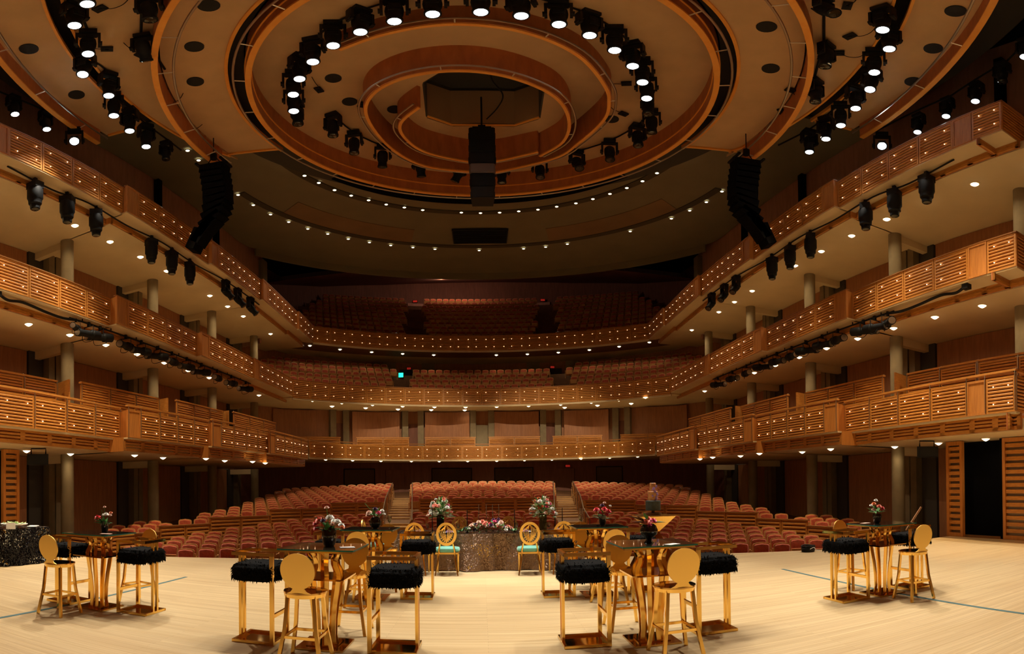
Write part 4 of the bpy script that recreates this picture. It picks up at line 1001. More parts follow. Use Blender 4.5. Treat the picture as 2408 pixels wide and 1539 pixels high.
# fur bar stool; local +x points to the table
def fur_stool():
    t=thing('fur_bar_stool','x','bar stool')
    b=.032
    m=MB(); m.box(-.25,.23,-.235,-.235+b,0,b); m.box(-.25,.23,.235-b,.235,0,b); m.box(-.25,-.25+b,-.235,.235,0,b); m.box(.23-b,.23,-.235,.235,0,b); m.obj('base_frame','gold',t,smooth=False)
    m=MB(); m.box(-.25+b,.23-b,-.2,.2,.004,.008); m.obj('base_plate','gold_mirror',t,smooth=False)
    for y in (-.045,.045): m=MB(); m.box(-.25,-.25+b,y-.016,y+.016,b,.965); m.obj('back_post','gold',t,smooth=False)
    for y in (-.235,.235-b): m=MB(); m.box(.23-b-.01,.23,y,y+b,b,.965); m.obj('front_post','gold',t,smooth=False)
    m=MB(); m.box(-.25,-.25+b,-.235,.235,.965,1.0); m.box(-.25,.23,-.235,-.235+b,.965,1.0); m.box(-.25,.23,.235-b,.235,.965,1.0); m.obj('arm_rail','gold_mirror',t,smooth=False)
    m=MB(); m.box(.2,.225,-.21,.21,.3,.34); m.obj('foot_bar','gold',t,smooth=False)
    # cushion: rounded block with shaggy skin
    m=MB(); nx,ny,nz=16,16,7; W,D,H=.25,.275,.092; g={}
    def pt(u,v,w):
        p=Vector((u,v,w)); q=Vector((abs(u)**5+abs(v)**5+abs(w)**5,0,0)); k=(q.x)**(-1/5); p=p*k
        r=random.Random(int((u*50+v*700+w*9000)*10)+5).uniform(.985,1.015)
        return (p.x*W*r-.015,p.y*D*r,p.z*H*r+.79-.02*(abs(p.y)>.8))
    # cube-sphere grid
    N=14
    for ax in range(3):
        for sgn in (-1,1):
            base=len(m.v); vs=[]
            for i in range(N+1):
                for j in range(N+1):
                    a=-1+2*i/N; c=-1+2*j/N; p=[0,0,0]; p[ax]=sgn; p[(ax+1)%3]=a*sgn; p[(ax+2)%3]=c; vs.append(pt(*p))
            fs=[(i*(N+1)+j,(i+1)*(N+1)+j,(i+1)*(N+1)+j+1,i*(N+1)+j+1) for i in range(N) for j in range(N)]
            m.add(vs,fs)
    rr=random.Random(3)
    for i in range(1300):   # tufts, mostly round the lower edge
        a=rr.uniform(0,2*PI); low=i<520; z=.79+(rr.uniform(-.075,-.045) if low else rr.uniform(-.06,.085))
        k=1.01 if low else (1.0 if z<.84 else rr.uniform(.3,.95))
        ca,sa=math.cos(a),math.sin(a); q=(abs(ca)**5+abs(sa)**5)**-.2
        x,y=W*ca*q*k-.015,D*sa*q*k
        if not low and z>.84: z=.868
        d=Vector((ca*.35,sa*.35,-1 if low else rr.uniform(-.6,.5))).normalized()*rr.uniform(.02,.05); u=Vector((-sa,ca,0))*.010
        p=Vector((x,y,z)); m.add([tuple(p-u),tuple(p+u),tuple(p+Vector((ca,sa,.2))*.008),tuple(p+d)],[(0,1,3),(1,2,3),(2,0,3)])
    m.obj('fur_cushion','fur',t)
    return t
# gold round-back stool; local +y points to the table, back at -y
def round_stool():
    t=thing('round_back_stool','x','bar stool')
    m=MB(); P=[]
    for i in range(28):
        a=2*PI*i/28; x=.205*math.cos(a); y=.205*math.sin(a); P.append((x*(1.04 if y>0 else 1),y+.0))
    m.prism(P,.69,.705); m.obj('seat_plate','gold_mirror',t)
    m=MB(); m.lathe([(.197,.655),(.202,.69),(.188,.69),(.186,.655)],28,cap=False); m.obj('seat_ring','gold',t)
    # balloon-shaped back
    m=MB(); O=[]
    for i in range(33):
        a=-PI/2+.36+(2*PI-.72)*i/32; O.append((.163*math.cos(a)*(1+.07*math.sin(a)),.912+.172*math.sin(a)))
    O=[(.115,.704),(.075,.722)]+O+[(-.075,.722),(-.115,.704)]
    n=len(O); th=.008; f=lambda x,z:-.185-(z-.70)*.14
    vs=[(x,f(x,z)-th,z) for x,z in O]+[(x,f(x,z)+th,z) for x,z in O]
    fs=[tuple(range(n)),tuple(range(2*n-1,n-1,-1))]+[((i+1)%n,i,n+i,n+(i+1)%n) for i in range(n)]
    m.add(vs,fs); m.obj('round_back','gold_satin',t)
    for sx in (-1,1):
        for sy in (-1,1):
            m=MB(); m.tube([(sx*.125,sy*.125,.685),(sx*.15,sy*.15,.35),(sx*.205,sy*.2,0)],0,4,flat=(.034,.030)); m.obj('leg','gold',t)
    m=MB(); q=.162
    m.tube([(-q,-q,.27),(q,-q,.27),(q,q,.27),(-q,q,.27)],0,4,closed=True,flat=(.02,.028)); m.obj('foot_ring','gold',t)
    return t
ct=cocktail(); fs_=fur_stool(); rs=round_stool()
TABLES=[((-1.66,5.27),'front left'),((1.68,5.3),'front right'),((-1.72,7.87),'back left'),((1.70,7.95),'back right'),((-4.98,5.62),'far left'),((5.38,5.82),'far right')]
def setp(p,firstflag,loc,rot,label,group):
    if firstflag: p.location=loc; p.rotation_euler=(0,0,rot); p['label']=label; p['group']=group; return p
    return dup(p,loc,rot,label,group)
nf=0; nr=0
for i,((x,y),nm) in enumerate(TABLES):
    setp(ct,i==0,(x,y,0),0,'gold cocktail table with smoked glass top on curved strips, %s on the stage'%nm,'gold cocktail tables')
    offs={'front left':(-.72,.72,.02,.02),'front right':(-.68,.74,.14,.18),'back left':(-.62,.68,.1,.15),'back right':(-.60,.66,.1,.1),'far left':(-.60,.62,.02,.14),'far right':(-.64,.62,.05,.02)}[nm]
    for s in (0,1):
        ox=offs[s]; oy=offs[2+s]
        setp(fs_,nf==0,(x+ox,y+oy,0),(0,PI)[s],'bar stool with black fur seat on the %s side of the %s table'%(('left','right')[s],nm),'fur bar stools'); nf+=1
    for s in (0,1):
        if s==0: dx,dy,rz={'front left':(-.02,-.56,R(0)),'front right':(.07,-.52,R(3)),'back left':(0,-.60,R(-4)),'back right':(.0,-.72,R(8)),'far left':(-.12,-.66,R(3)),'far right':(.03,-.62,R(-6))}[nm]
        else: dx,dy,rz={'front left':(.12,.62,PI),'front right':(-.12,.62,PI),'back left':(.1,.66,PI),'back right':(-.1,.66,PI),'far left':(.22,.62,PI-.2),'far right':(-.05,.66,PI+.2)}[nm]
        setp(rs,nr==0,(x+dx,y+dy,0),rz,'gold round-back bar stool on the %s side of the %s table'%(('near','far')[s],nm),'round-back bar stools'); nr+=1

# flowers -----------------------------------------------------------
def rose(m,c,r,seed=0,up=(0,0,1)):
    rr=random.Random(seed); T0=Matrix.Translation(c)@Vector((0,0,1)).rotation_difference(Vector(up)).to_matrix().to_4x4()
    for ring,(n,rad,tilt,h) in enumerate(((3,.25,12,.25),(5,.5,28,.12),(6,.8,50,-.02),(7,1.0,68,-.14))):
        for k in range(n):
            a=2*PI*(k+.5*(ring%2))/n+rr.uniform(-.15,.15); T=T0@Matrix.Rotation(a,4,'Z')@Matrix.Translation((rad*r*.38,0,h*r))@Matrix.Rotation(R(tilt),4,'Y')
            w=r*(.34+.16*ring*.8); hh=r*(.62+.06*ring)
            m.add([(0,-w*.5,-hh*.3),(0,w*.5,-hh*.3),(.05*r,w*.62,hh*.3),(.18*r,w*.3,hh*.66),(.2*r,0,hh*.72),(.18*r,-w*.3,hh*.66),(.05*r,-w*.62,hh*.3),(-.10*r,0,hh*.15)],
                [(0,1,7),(1,2,7),(2,3,7),(3,4,7),(4,5,7),(5,6,7),(6,0,7)],T)
def leaf(m,c,d,L,w):
    d=Vector(d).normalized(); s=d.cross(Vector((0,0,1))); s=s.normalized() if s.length>.01 else Vector((1,0,0)); u=s.cross(d); c=Vector(c)
    m.add([tuple(c),tuple(c+d*L*.4+s*w+u*L*.06),tuple(c+d*L+u*(-L*.1)),tuple(c+d*L*.4-s*w+u*L*.06)],[(0,1,2),(0,2,3)])
def vase_flowers(name,loc,label,blooms,vprof,greens,stems=(),gm='leaf',seed=1,vm='vase_black',cat='flower arrangement'):
    o=thing(name,label,cat,loc,0,None)
    m=MB(); m.lathe(vprof,18); m.obj('vase',vm,o); top=vprof[-1][1] if vprof[-1][1]>vprof[0][1] else max(p[1] for p in vprof)
    rr=random.Random(seed)
    for i,(mt,x,y,z,r) in enumerate(blooms):
        m=MB(); rose(m,(x,y,z),r,seed*31+i,(x*1.6,y*1.6-.25,.6)); m.obj('bloom',mt,o)
    m=MB()
    for i in range(greens):
        a=rr.uniform(0,2*PI); el=rr.uniform(.1,1.2); d=(math.cos(a)*math.cos(el),math.sin(a)*math.cos(el),math.sin(el)); b=(d[0]*.05,d[1]*.05,top+rr.uniform(-.01,.05)); leaf(m,b,d,rr.uniform(.07,.14),rr.uniform(.014,.028))
    for (x,y,z) in stems: m.tube([(0,0,top-.02),(x*.4,y*.4,top+(z-top)*.5),(x,y,z)],.004,4)
    m.obj('foliage',gm,o)
    return o
VA=[(.05,0),(.062,.02),(.078,.10),(.075,.16),(.055,.2),(.05,.21),(.045,.2),(.045,.15)]
VR=[(.03,0),(.06,.01),(.088,.06),(.092,.1),(.075,.15),(.05,.17),(.045,.165)]
VS=[(.035,0),(.045,.01),(.06,.1),(.065,.16),(.058,.16),(.05,.1)]
ZT=1.071
vase_flowers('flower_vase',(-1.62,5.3,ZT),'black oval vase of red, white and pink flowers on the front left table',
    [('petal_coral',-.10,-.02,.27,.052),('petal_red',-.145,.02,.235,.05),('petal_red',-.12,-.05,.19,.042),('petal_white',.015,-.02,.30,.048),('petal_white',.10,-.03,.26,.042),('petal_white',.135,.0,.22,.038),('petal_blush',.06,-.06,.235,.035),('petal_blush',-.03,.02,.40,.03),('petal_plum',-.05,-.05,.27,.035),('petal_orange',.15,-.03,.2,.03),('petal_white',.05,.03,.26,.04)],VA,26,[(-.03,.02,.39),(-.15,.0,.3)],seed=2)
vase_flowers('flower_vase',(-1.66,7.9,ZT),'round black vase of blush, pink and white flowers on the back left table',
    [('petal_blush',-.09,-.03,.24,.05),('petal_coral',-.06,-.05,.19,.045),('petal_pink',.06,-.04,.24,.045),('petal_plum',.0,.0,.29,.05),('petal_white',.11,.0,.27,.035),('petal_blush',-.12,.02,.2,.04),('petal_white',.14,-.02,.22,.03)],VR,18,[(-.16,0,.38)],seed=3)
vase_flowers('flower_vase',(1.78,7.95,ZT),'slim black vase of bright red flowers and a dark anemone on the back right table',
    [('petal_red',-.10,-.03,.25,.052),('petal_red',.02,-.05,.26,.05),('petal_red',.09,-.03,.22,.05),('petal_red',-.04,-.05,.2,.045),('petal_plum',.0,.0,.31,.045),('petal_red',.06,-.06,.17,.04),('petal_white',.13,.02,.3,.025),('petal_blush',.04,.02,.35,.028)],VS,20,seed=4)
o=vase_flowers('flower_vase',(1.66,5.28,ZT),'round black footed vase of pink flowers with long dark leaves on the front right table',
    [('petal_coral',-.04,-.03,.22,.05),('petal_pink',.04,-.03,.23,.045),('petal_pink',-.01,-.05,.19,.04),('petal_coral',.0,.02,.25,.04)],[(.055,0),(.03,.03),(.035,.045),(.085,.09),(.095,.13),(.075,.18),(.05,.2),(.045,.19)],6,seed=5)
m=MB(); leaf(m,(0,0,.2),(-.8,0,.42),.25,.045); leaf(m,(0,0,.2),(-.9,-.1,.2),.2,.045); leaf(m,(0,0,.18),(-.7,.2,.7),.2,.04); m.obj('magnolia_leaves','leaf_brown',o)
vase_flowers('flower_vase',(-4.93,5.68,ZT),'small black vase of red and white flowers on the far left table',
    [('petal_red',-.09,-.05,.21,.055),('petal_red',-.13,0,.18,.05),('petal_white',.05,-.03,.26,.04),('petal_white',-.02,0,.25,.03),('petal_blush',.0,.0,.36,.025),('petal_blush',.1,0,.25,.03),('petal_orange',.09,.03,.28,.028)],VS,22,[(0,0,.35),(-.06,0,.32)],seed=6)
vase_flowers('flower_vase',(5.33,5.86,ZT),'small black vase of coral, white and plum flowers on the far right table',
    [('petal_coral',.0,-.05,.25,.045),('petal_red',.06,-.05,.22,.045),('petal_coral',.03,-.06,.2,.03),('petal_blush',-.09,-.03,.21,.04),('petal_white',.0,.02,.34,.035),('petal_orange',-.06,0,.29,.04),('petal_white',-.12,0,.27,.025),('leaf_pale',.1,0,.18,.025)],[(.03,0),(.05,.01),(.075,.09),(.07,.14),(.06,.14)],22,seed=7)
# little cards / papers on tables
for x,y,a,lab in ((-1.4,5.2,.4,'front left'),(-4.75,5.5,.2,'far left'),(5.2,5.98,.3,'far right'),(1.82,5.02,.5,'front right')):
    m=MB(); m.box(-.075,.075,-.05,.05,0,.003); o=m.obj('folded_card','petal_blush' if 'far' in lab else 'paper',None,(x,y,ZT),a,smooth=False); tag(o,'small pale card lying on the %s cocktail table'%lab,'card')

# banquet table -----------------------------------------------------
bt=thing('banquet_table','long banquet table hidden under the brown sequin cloth','table',(.08,11.15,0))
m=MB(); m.box(-1.85,1.85,-.45,.45,.72,.75); m.obj('tabletop','rail_wood',bt,smooth=False)
for x in (-1.6,1.6):
    for y in (-.38,.38): m=MB(); m.box(x-.02,x+.02,y-.02,y+.02,0,.72); m.obj('leg','black_metal',bt,smooth=False)
# cloth: top and folded skirt; glossy black sequins above, brown in front
def cloth(name,x0,x1,y0,y1,zt,mats,label,seed,amp=.035):
    rr=random.Random(seed); N=220; per=[]; W,D=x1-x0,y1-y0; Lp=2*(W+D)
    ph=[rr.uniform(0,6.28) for _ in range(6)]
    for i in range(N):
        t=Lp*i/N
        if t<W: p=(x0+t,y0,0,-1)
        elif t<W+D: p=(x1,y0+t-W,1,0)
        elif t<2*W+D: p=(x1-(t-W-D),y1,0,1)
        else: p=(x0,y1-(t-2*W-D),-1,0)
        per.append((*p,t))
    vs=[];fs=[]; K=9
    for j in range(K):
        z=zt-(zt-.015)*j/(K-1)
        for i,(x,y,nx,ny,t) in enumerate(per):
            w=(math.sin(t*4.1+ph[0])+.7*math.sin(t*7.7+ph[1]+j*.2)+.5*math.sin(t*13.3+ph[2]-j*.25)+.35*math.sin(t*23.+ph[3]))*amp*(.12+.88*(j/(K-1))**.8)
            o_=.012+.06*(j/(K-1))+w
            vs.append((x+nx*o_,y+ny*o_,z+(rr.uniform(-.008,.004) if j==K-1 else 0)))
    m=MB()
    for j in range(K-1):
        for i in range(N): fs.append((j*N+i,(j+1)*N+i,(j+1)*N+(i+1)%N,j*N+(i+1)%N))
    m.cur=1; m.add(vs,fs); m.cur=0
    m.add([(p[0]+p[2]*.012,p[1]+p[3]*.012,zt+.003) for p in per]+[((x0+x1)/2,(y0+y1)/2,zt+.003)],[(i,(i+1)%N,N) for i in range(N)])
    m.cur=0
    return tag(m.obj(name,mats),label,'tablecloth')
cloth('tablecloth',-1.82,1.98,10.66,11.64,.755,('sequin_black','sequin_brown'),'shimmering brown and gold sequin cloth over the long banquet table',4,.06)
# oval back dining chair, facing +y
def dining():
    t=thing('dining_chair','x','chair')
    m=MB(); 
    P=[(-.22,-.19),(.22,-.19),(.235,.2),(-.235,.2)]; m.prism(P,.405,.44); m.obj('seat_frame','gold_satin',t,smooth=False)
    m=MB(); N=16; vs=[];fs=[]
    prof=[(.86,.44),(1.0,.46),(1.02,.485),(.96,.515),(.7,.53),(.3,.54)]
    for k,(sc,z) in enumerate(prof):
        for i in range(28):
            a=2*PI*i/28; q=(abs(math.cos(a))**5+abs(math.sin(a))**5)**-.2; vs.append((.24*sc*q*math.cos(a),.005+.21*sc*q*math.sin(a),z))
    for k in range(len(prof)-1):
        for i in range(28): fs.append((k*28+i,k*28+(i+1)%28,(k+1)*28+(i+1)%28,(k+1)*28+i))
    fs.append(tuple((len(prof)-1)*28+i for i in range(28))); m.add(vs,fs); m.obj('seat_cushion','teal_velvet',t)
    f=lambda z:-.215-(z-.5)*.13
    m=MB(); c=.80; O=[];I=[]
    for i in range(40):
        a=2*PI*i/40; O.append((.195*math.cos(a),c+.225*math.sin(a))); I.append((.145*math.cos(a),c+.175*math.sin(a)))
    vs=[(x,f(z)-.014,z) for x,z in O]+[(x,f(z)-.014,z) for x,z in I]+[(x,f(z)+.014,z) for x,z in O]+[(x,f(z)+.014,z) for x,z in I]
    fs=[]; n=40
    for i in range(n):
        j=(i+1)%n; fs+=[(i,j,n+j,n+i),(2*n+i,3*n+i,3*n+j,2*n+j),(j,i,2*n+i,2*n+j),(n+i,n+j,3*n+j,3*n+i)]
    m.add(vs,fs); m.obj('oval_back_ring','gold_satin',t)
    m=MB()
    for s in (-1,1):
        for k,(wd,zt) in enumerate(((.03,.955),(.06,.95),(.092,.935),(.122,.905))):
            pts=smooth_path([(s*-wd*.15,c-.17,0),(s*wd*.35,c-.08,0),(s*wd*.95,c+.01,0),(s*wd*1.05,c+.07,0),(s*wd*.75,zt-.03,0),(s*wd*.25,zt+.01,0)],4)
            m.tube([(p[0],f(p[1]),p[1]) for p in pts],.0075,5)
        for k in range(3):
            z=c-.15+.035*k; m.tube([(s*(.0+.02*k),f(z),z),(s*(.07+.022*k),f(z+.055),z+.055)],.007,5)
            m.tube([(s*(.05+.03*k),f(z-.01),z-.01),(s*.01,f(z+.06),z+.06)],.007,5)
    m.obj('back_tracery','gold_satin',t)
    for s in (-1,1):
        m=MB(); m.tube([(s*.125,f(.60),.62),(s*.15,-.205,.47),(s*.165,-.215,.3),(s*.215,-.29,0)],[.017,.019,.017,.012],6); m.obj('back_leg','gold',t)
        m=MB(); m.lathe([(.014,0),(.013,.02),(.017,.2),(.02,.33),(.028,.35),(.018,.365),(.03,.385),(.022,.405)],10,Matrix.Translation((s*.2,.17,0))); m.obj('front_leg','gold_satin',t)
    return t
dc=dining()
DCH=[(-.73,10.3,0,'second from the left'),(-1.32,10.32,R(-4),'leftmost'),(.86,10.26,R(-3),'third from the left'),(1.48,10.28,R(3),'rightmost')]
for i,(x,y,a,nm) in enumerate(DCH): setp(dc,i==0,(x,y,0),a,'gold oval-back chair with teal seat, near side of the banquet table, %s'%nm,'oval-back dining chairs')
dup(dc,(-2.3,11.1,0),R(-90),'gold dining chair with teal seat at the left end of the banquet table','oval-back dining chairs')
for i,(x,lab) in enumerate(((-.62,'left'),(.62,'right'))): dup(dc,(x,12.0,0),PI+R(10 if i else -10),'gold oval-back chair on the far side of the banquet table, %s one'%lab,'oval-back dining chairs')
# tall arrangements
for k,(x,y,seed) in enumerate(((-.92,11.1,11),(1.22,11.1,12))):
    rr=random.Random(seed); o=thing('tall_bouquet','large bouquet of white and coral flowers, tall vase, %s end of the banquet table'%('left','right')[k],'flower arrangement',(x,y,.76))
    m=MB(); m.prism([(-.075,-.075),(.075,-.075),(.075,.075),(-.075,.075)],0,.36); m.obj('vase','vase_black',o,smooth=False)
    for i in range(58):
        a=rr.uniform(0,2*PI); q=rr.uniform(.15,1)**.6; h=rr.uniform(0,1); X=.29*q*math.cos(a)*(1-.25*h); Y=.2*q*math.sin(a); Z=.34+.42*h*(1.05-.5*q*q)
        side=X>.05
        mt=rr.choice(['petal_white','petal_white','petal_blush','petal_coral','petal_white'] if not side else ['petal_coral','petal_pink','petal_blush','petal_white','petal_orange'])
        if k and not side: mt=rr.choice(['petal_white','petal_white','petal_orange','petal_blush'])
        m=MB(); rose(m,(X,Y,Z),rr.uniform(.03,.055),i+seed*9,(X,Y-.2,.4)); m.obj('bloom',mt,o)
    for gm,n in (('leaf',150),('leaf_pale',150)):
        m=MB()
        for i in range(n):
            a=rr.uniform(0,2*PI); el=rr.uniform(-.2,1.4); q=rr.uniform(.1,1); d=(math.cos(a)*math.cos(el),math.sin(a)*math.cos(el),math.sin(el)); b=(.25*q*d[0],.18*q*d[1],.34+.34*q*max(-.1,d[2])); leaf(m,b,d,rr.uniform(.06,.13),rr.uniform(.013,.024))
        m.obj('foliage',gm,o)
# low garland in the middle
rr=random.Random(21); o=thing('flower_garland','long low mound of coral, blush and pink flowers in the centre of the banquet table','flower arrangement',(.06,10.95,.76))
for i in range(60):
    X=rr.uniform(-.5,.5); h=(1-(X/.55)**2); Z=.03+.22*h*rr.uniform(.2,1)+(.05 if .1<X<.3 else 0); Y=rr.uniform(-.16,.1)
    mt=rr.choice(['petal_blush','petal_coral','petal_white','petal_blush','petal_plum'] if X<.05 else ['petal_pink','petal_red','petal_coral','petal_blush','petal_plum','petal_white'])
    m=MB(); rose(m,(X,Y,Z),rr.uniform(.03,.062),i+900,(X*.3,Y-.25,.5)); m.obj('bloom',mt,o)
m=MB()
for i in range(260):
    X=rr.uniform(-.58,.58); h=max(0,1-(X/.6)**2); a=rr.uniform(0,6.28); leaf(m,(X,rr.uniform(-.15,.12),.02+.18*h*rr.random()),(math.cos(a),math.sin(a)-.3,rr.uniform(-.1,1)),rr.uniform(.05,.12),rr.uniform(.012,.024))
m.obj('foliage','leaf',o)
# candles and place settings
k=0
for x,y,h in ((-.36,11.0,.40),(.62,11.0,.40),(-1.08,10.95,.45),(1.62,11.0,.42),(1.5,11.25,.38)):
    o=thing('candle','slim black taper candle standing on the banquet table, %s from the left'%['second','third','leftmost','rightmost','fourth'][k],'candle',(x,y,.76),0,'black taper candles'); k+=1
    m=MB(); m.lathe([(.035,0),(.03,.01),(.01,.02),(.012,.1),(.016,.11),(.012,.11)],10); m.obj('holder','vase_black',o); m=MB(); m.lathe([(.010,.11),(.008,h+.06),(.002,h+.065)],8); m.obj('taper','black_plastic',o)
k=0
for x in (-.12,.04,.17,.3):
    o=thing('glass_candle_holder','tall clear glass candle holder behind the centre flowers, %s from the left'%ORD[k],'candle holder',(x,11.2,.76),0,'clear glass candle holders'); k+=1
    m=MB(); m.lathe([(.035,0),(.03,.012),(.008,.02),(.008,.36),(.014,.38),(.012,.385)],10); m.obj('stem','clear_glass',o); m=MB(); m.lathe([(.008,.37),(.007,.56),(.002,.565)],8); m.obj('taper','dull_steel',o)
k=0
for x in (-1.35,-.72,.83,1.5):
    o=thing('place_setting','white plate with lilac napkin on the banquet table, %s from the left'%ORD[k],'place setting',(x,10.86,.76),0,'place settings'); 
    m=MB(); m.lathe([(.06,0),(.13,.012),(.132,.016),(.06,.006)],20); m.obj('plate','paper',o); m=MB(); m.box(-.06,.06,-.08,.08,.014,.04); m.box(-.03,.03,-.09,.0,.04,.07); m.obj('napkin','napkin_lilac',o)
    for g,dx in ((0,.17),(1,-.17)):
        m=MB(); m.lathe([(.03,0),(.028,.004),(.004,.01),(.004,.08),(.03,.11),(.036,.15),(.03,.19),(.028,.19),(.034,.15),(.028,.112),(.002,.085)],10,cap=False); tag(m.obj('wine_glass','clear_glass',None,(x+dx,10.98,.76)),'clear wine glass %s of the %s plate on the banquet table'%(('right','left')[g],ORD[k]),'glass','wine glasses on the banquet table')
    k+=1
# cake on an hourglass pedestal
cp_=thing('cake_stand','gold mirrored hourglass pedestal made of two pyramids, behind the front right table','pedestal',(3.2,9.75,0))
def pyr(m,w0,z0,w1,z1): m.add([(-w0,-w0,z0),(w0,-w0,z0),(w0,w0,z0),(-w0,w0,z0),(-w1,-w1,z1),(w1,-w1,z1),(w1,w1,z1),(-w1,w1,z1)],[(0,3,2,1),(4,5,6,7),(0,1,5,4),(1,2,6,5),(2,3,7,6),(3,0,4,7)])
m=MB(); pyr(m,.09,.80,.34,1.10); m.obj('upper_pyramid','gold_satin',cp_,smooth=False)
m=MB(); pyr(m,.42,0,.09,.80); m.obj('lower_pyramid','gold_mirror',cp_,smooth=False)
m=MB(); m.box(-.345,.345,-.345,.345,1.10,1.115); m.obj('top_plate','gold',cp_,smooth=False)
ck=thing('tiered_cake','tall tiered cake with slate base and purple flowers on the gold pedestal','cake',(3.2,9.75,1.115))
m=MB(); m.lathe([(.16,0),(.16,.04),(.03,.05),(.03,.09)],20); m.obj('cake_foot','leaf_brown',ck)
for r,z0,z1,mt in ((.145,.09,.28,'cake_slate'),(.10,.28,.46,'cake_gold'),(.062,.46,.62,'cake_gold')):
    m=MB(); m.lathe([(r,z0),(r,z1-.01),(r-.01,z1)],24); m.obj('tier',mt,ck)
rr=random.Random(5)
for i in range(12): m=MB(); rose(m,(rr.uniform(-.04,.06),-.10,.3+.024*i),rr.uniform(.018,.03),i,(.3,-1,.3)); m.obj('sugar_flower','napkin_lilac',ck)
# buffet table at the far left
bf=thing('buffet_table','buffet table hidden under the black sequin cloth at the far left','table',(-9.95,7.9,0)); m=MB(); m.box(-.7,.85,-.5,.5,.78,.81); m.obj('tabletop','rail_wood',bf,smooth=False)
for x in (-.6,.75):
    for y in (-.4,.4): m=MB(); m.box(x-.02,x+.02,y-.02,y+.02,0,.78); m.obj('leg','black_metal',bf,smooth=False)
cloth('tablecloth',-10.75,-9.05,7.2,8.5,.825,('sequin_black','sequin_black'),'black sequin cloth with gold and silver glints over the buffet table at the far left',9,.05)
o=thing('serving_dish','wide pale dish of greens on the black sequin buffet table','dish',(-9.3,7.65,.83)); m=MB(); m.lathe([(.1,0),(.1,.04),(.3,.08),(.31,.095),(.1,.06)],28); m.obj('dish','paper',o)
m=MB(); rr=random.Random(8)
for i in range(70): a=rr.uniform(0,6.28); q=rr.uniform(0,.24); leaf(m,(q*math.cos(a),q*math.sin(a),.09),(math.cos(a*3),math.sin(a*3),rr.uniform(.1,.9)),.09,.03)
m.obj('greens','salad',o)
m=MB(); m.add([(-.1,0,0),(.1,0,0),(.1,.03,.14),(-.1,.03,.14),(-.1,.06,0),(.1,.06,0)],[(0,1,2,3),(3,2,5,4),(0,3,4),(1,5,2)]); o=m.obj('tent_card','paper',None,(-9.0,7.3,.83),R(40),smooth=False); tag(o,'white folded card on the edge of the black sequin buffet table','card')
for i,(x,y) in enumerate(((-9.2,8.1),(-9.35,8.3))):
    m=MB(); m.lathe([(.07,0),(.12,.012),(.12,.02),(.06,.01)],18); tag(m.obj('small_plate','paper',None,(x,y,.83)),'small white plate on the far corner of the buffet table, %s one'%('nearer','farther')[i],'plate')
# black bundle at the stage edge
o=thing('cable_bundle','black heap of cable with a pale lead at the right stage edge','cable',(7.5,10.75,0)); m=MB(); rr=random.Random(2)
for i in range(5): m.tube([(.17*math.cos(t*.5+i)+rr.uniform(-.02,.02),.13*math.sin(t*.5+i),.03+.03*i+.01*math.sin(t)) for t in range(13)],.018,5)
m.lathe([(.16,0),(.17,.05),(.12,.12),(.02,.15)],12); m.obj('coil','black_plastic',o)
m=MB(); m.tube(smooth_path([(-.05,-.15,.08),(.05,-.18,.12),(.12,-.17,.05),(.25,-.15,.03)]),.008,5); m.obj('pale_lead','paper',o)
# music stand arm / boom at far right table
m=MB(); m.tube([(.0,.1,.0),(.0,.1,1.1)],.010,6); m.tube([(-.17,.1,.93),(.18,.1,1.28)],.016,6); tag(m.obj('wooden_stick','rail_wood',None,(5.95,5.6,0)),'slanted wooden stick rising behind the far right table','stick')
# wine glasses on the two back tables
k=0
for x,y,lab in ((-1.45,7.95,'back left'),(1.42,7.85,'back right')):
    m=MB(); m.lathe([(.03,0),(.028,.004),(.004,.01),(.004,.08),(.03,.11),(.036,.15),(.03,.19),(.028,.19),(.034,.15),(.028,.112),(.002,.085)],10,cap=False); tag(m.obj('wine_glass','clear_glass',None,(x,y,ZT)),'clear wine glass on the %s cocktail table'%lab,'glass','wine glasses on cocktail tables')
# ------------------------------------------------------------------ lights
def spot(loc,target,power,angle,col,blend=.5,size=.12,name='stage_or_fill_beam'):
    l=bpy.data.lights.new(name,'SPOT'); l.energy=power; l.spot_size=R(angle); l.spot_blend=blend; l.color=col; l.shadow_soft_size=size
    o=bpy.data.objects.new(name,l); C.objects.link(o); o.location=loc
    o.rotation_euler=(Vector(target)-Vector(loc)).to_track_quat('-Z','Y').to_euler(); return o
W_=(1.,.91,.76); COOL=(1.,.94,.84)
tg=[(-4,5.5),(-2.5,5),(-1,6.5),(0,5.0),(1,6.5),(2.5,5),(4,5.5),(0,8.8)]
for i,(x,y) in enumerate([LENS_IN[k] for k in (0,2,4,6,9,11,13,15)]):
    spot((x,y,14.9),(tg[i][0],tg[i][1],0),1080,44,W_)
for (x,y),t in ((L1[1],(-6.5,4.5)),(L1[4],(-7.5,7.5)),(L1[6],(-4,8)),(R1[1],(6.5,4.5)),(R1[4],(7.5,7.5)),(R1[6],(4,8))): spot((x,y,14.4),(t[0],t[1],0),1500,46,W_)
for s in (-1,1):
    for (x,y),t in (((8.2,9.0),(9.,4.)),((9.2,10.2),(11.,8.)),((9.8,12.8),(8.5,9.5)),((7.3,7.6),(5.,2.5)),((9.9,13.2),(5.5,9.))): spot((s*x,y,14.35),(s*t[0],t[1],0),1850,50,W_)
for x,t in ((-1.74,-.9),(1.71,1.0)): spot((x,10.9,14.9),(t,10.75,.6),2300,17,(1,.94,.82))
spot((.06,10.7,14.9),(0,9.5,0),1300,17,(1,.95,.85))
for s in (-1,1): spot((s*2.45,11.4,14.9),(s*3.0,9.9,0),900,24,(1,.93,.8))
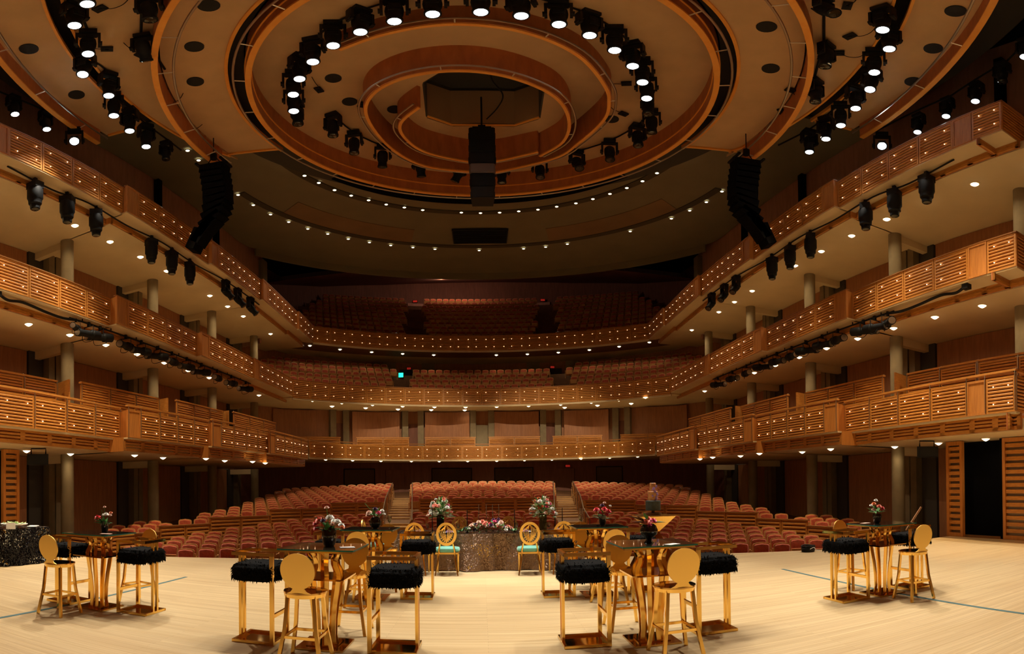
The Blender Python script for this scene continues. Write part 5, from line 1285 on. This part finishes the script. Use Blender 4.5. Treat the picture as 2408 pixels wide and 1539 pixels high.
# the two lamps that face the camera light the stage from the sides
spot((-11.2,11.6,14.3),(2,4,0),1500,40,COOL); spot((11.6,12.2,14.3),(-2,4,0),1500,40,COOL)
for s in (-1,1):   # added warm spots with no fixture there, to brighten the balcony fronts
    for (y0,y1,e,xt) in ((7.5,8.6,3600,11),(9.6,12.6,2900,11),(12.6,17.2,2100,10.3)): spot((s*7.6,y0,14.35),(s*xt,y1,2.6),e,34,(1.,.72,.38),.8)
for s in (-1,1): spot((s*3.2,11.8,14.8),(s*3.8,33.,3.2),7500,29,(1.,.80,.52))  # added fill on the rear first balcony, in place of stage floor bounce
# added warm spots without a fixture, brightening the stage-end balcony fronts across the hall
for s in (-1,1):
    spot((s*-9.4,7.4,14.4),(s*11,9.5,4.0),1600,26,(1.,.72,.42))
# house lights: lamps in the ceiling slots
for i in (2,5,8,12,15,18,22,25): 
    x,y=ROW1[i]; spot((x,y,16.45),(x*1.15,y-1,0),1250,60,(1,.74,.44))
for i in (3,6,9,11,13,16): 
    x,y=ROW2[i]; spot((x,y,16.45),(x,y+.01,1),230,125,(1,.72,.42),.9)
# balcony downlights
for i,(x,y,z) in enumerate(DLS):
    if z<3.2: e=15
    elif z<3.8: e=26 if i%2 else 0
    elif z<8: e=60 if y<30 else (22 if y<35.5 else 12)
    elif y>33: e=24
    else: e=66
    if e: spot((x,y,z-.11),(x*1.03,y,z-3),e,150,(1,.74,.42),.9,.1,'downlight_beam')
for x in (-3.3,-1.1):
    l=bpy.data.lights.new('gallery_lamp','POINT'); l.energy=80; l.color=(1,.62,.42); l.shadow_soft_size=.1; o=bpy.data.objects.new('gallery_lamp',l); C.objects.link(o); o.location=(x,45.9,20.75)
w=bpy.data.worlds.new('world'); S.world=w; w.use_nodes=True
w.node_tree.nodes['Background'].inputs['Color'].default_value=(.6,.36,.2,1); w.node_tree.nodes['Background'].inputs['Strength'].default_value=.02
S.view_settings.view_transform='Standard'; S.view_settings.look='None'; S.view_settings.exposure=.5; S.view_settings.gamma=1; S.view_settings.use_curve_mapping=False
S.cycles.max_bounces=6; S.cycles.diffuse_bounces=3; S.cycles.glossy_bounces=4; S.cycles.transmission_bounces=4; S.cycles.use_adaptive_sampling=True; S.cycles.adaptive_threshold=.03
S.cycles.sample_clamp_indirect=4; S.cycles.caustics_reflective=False; S.cycles.caustics_refractive=False
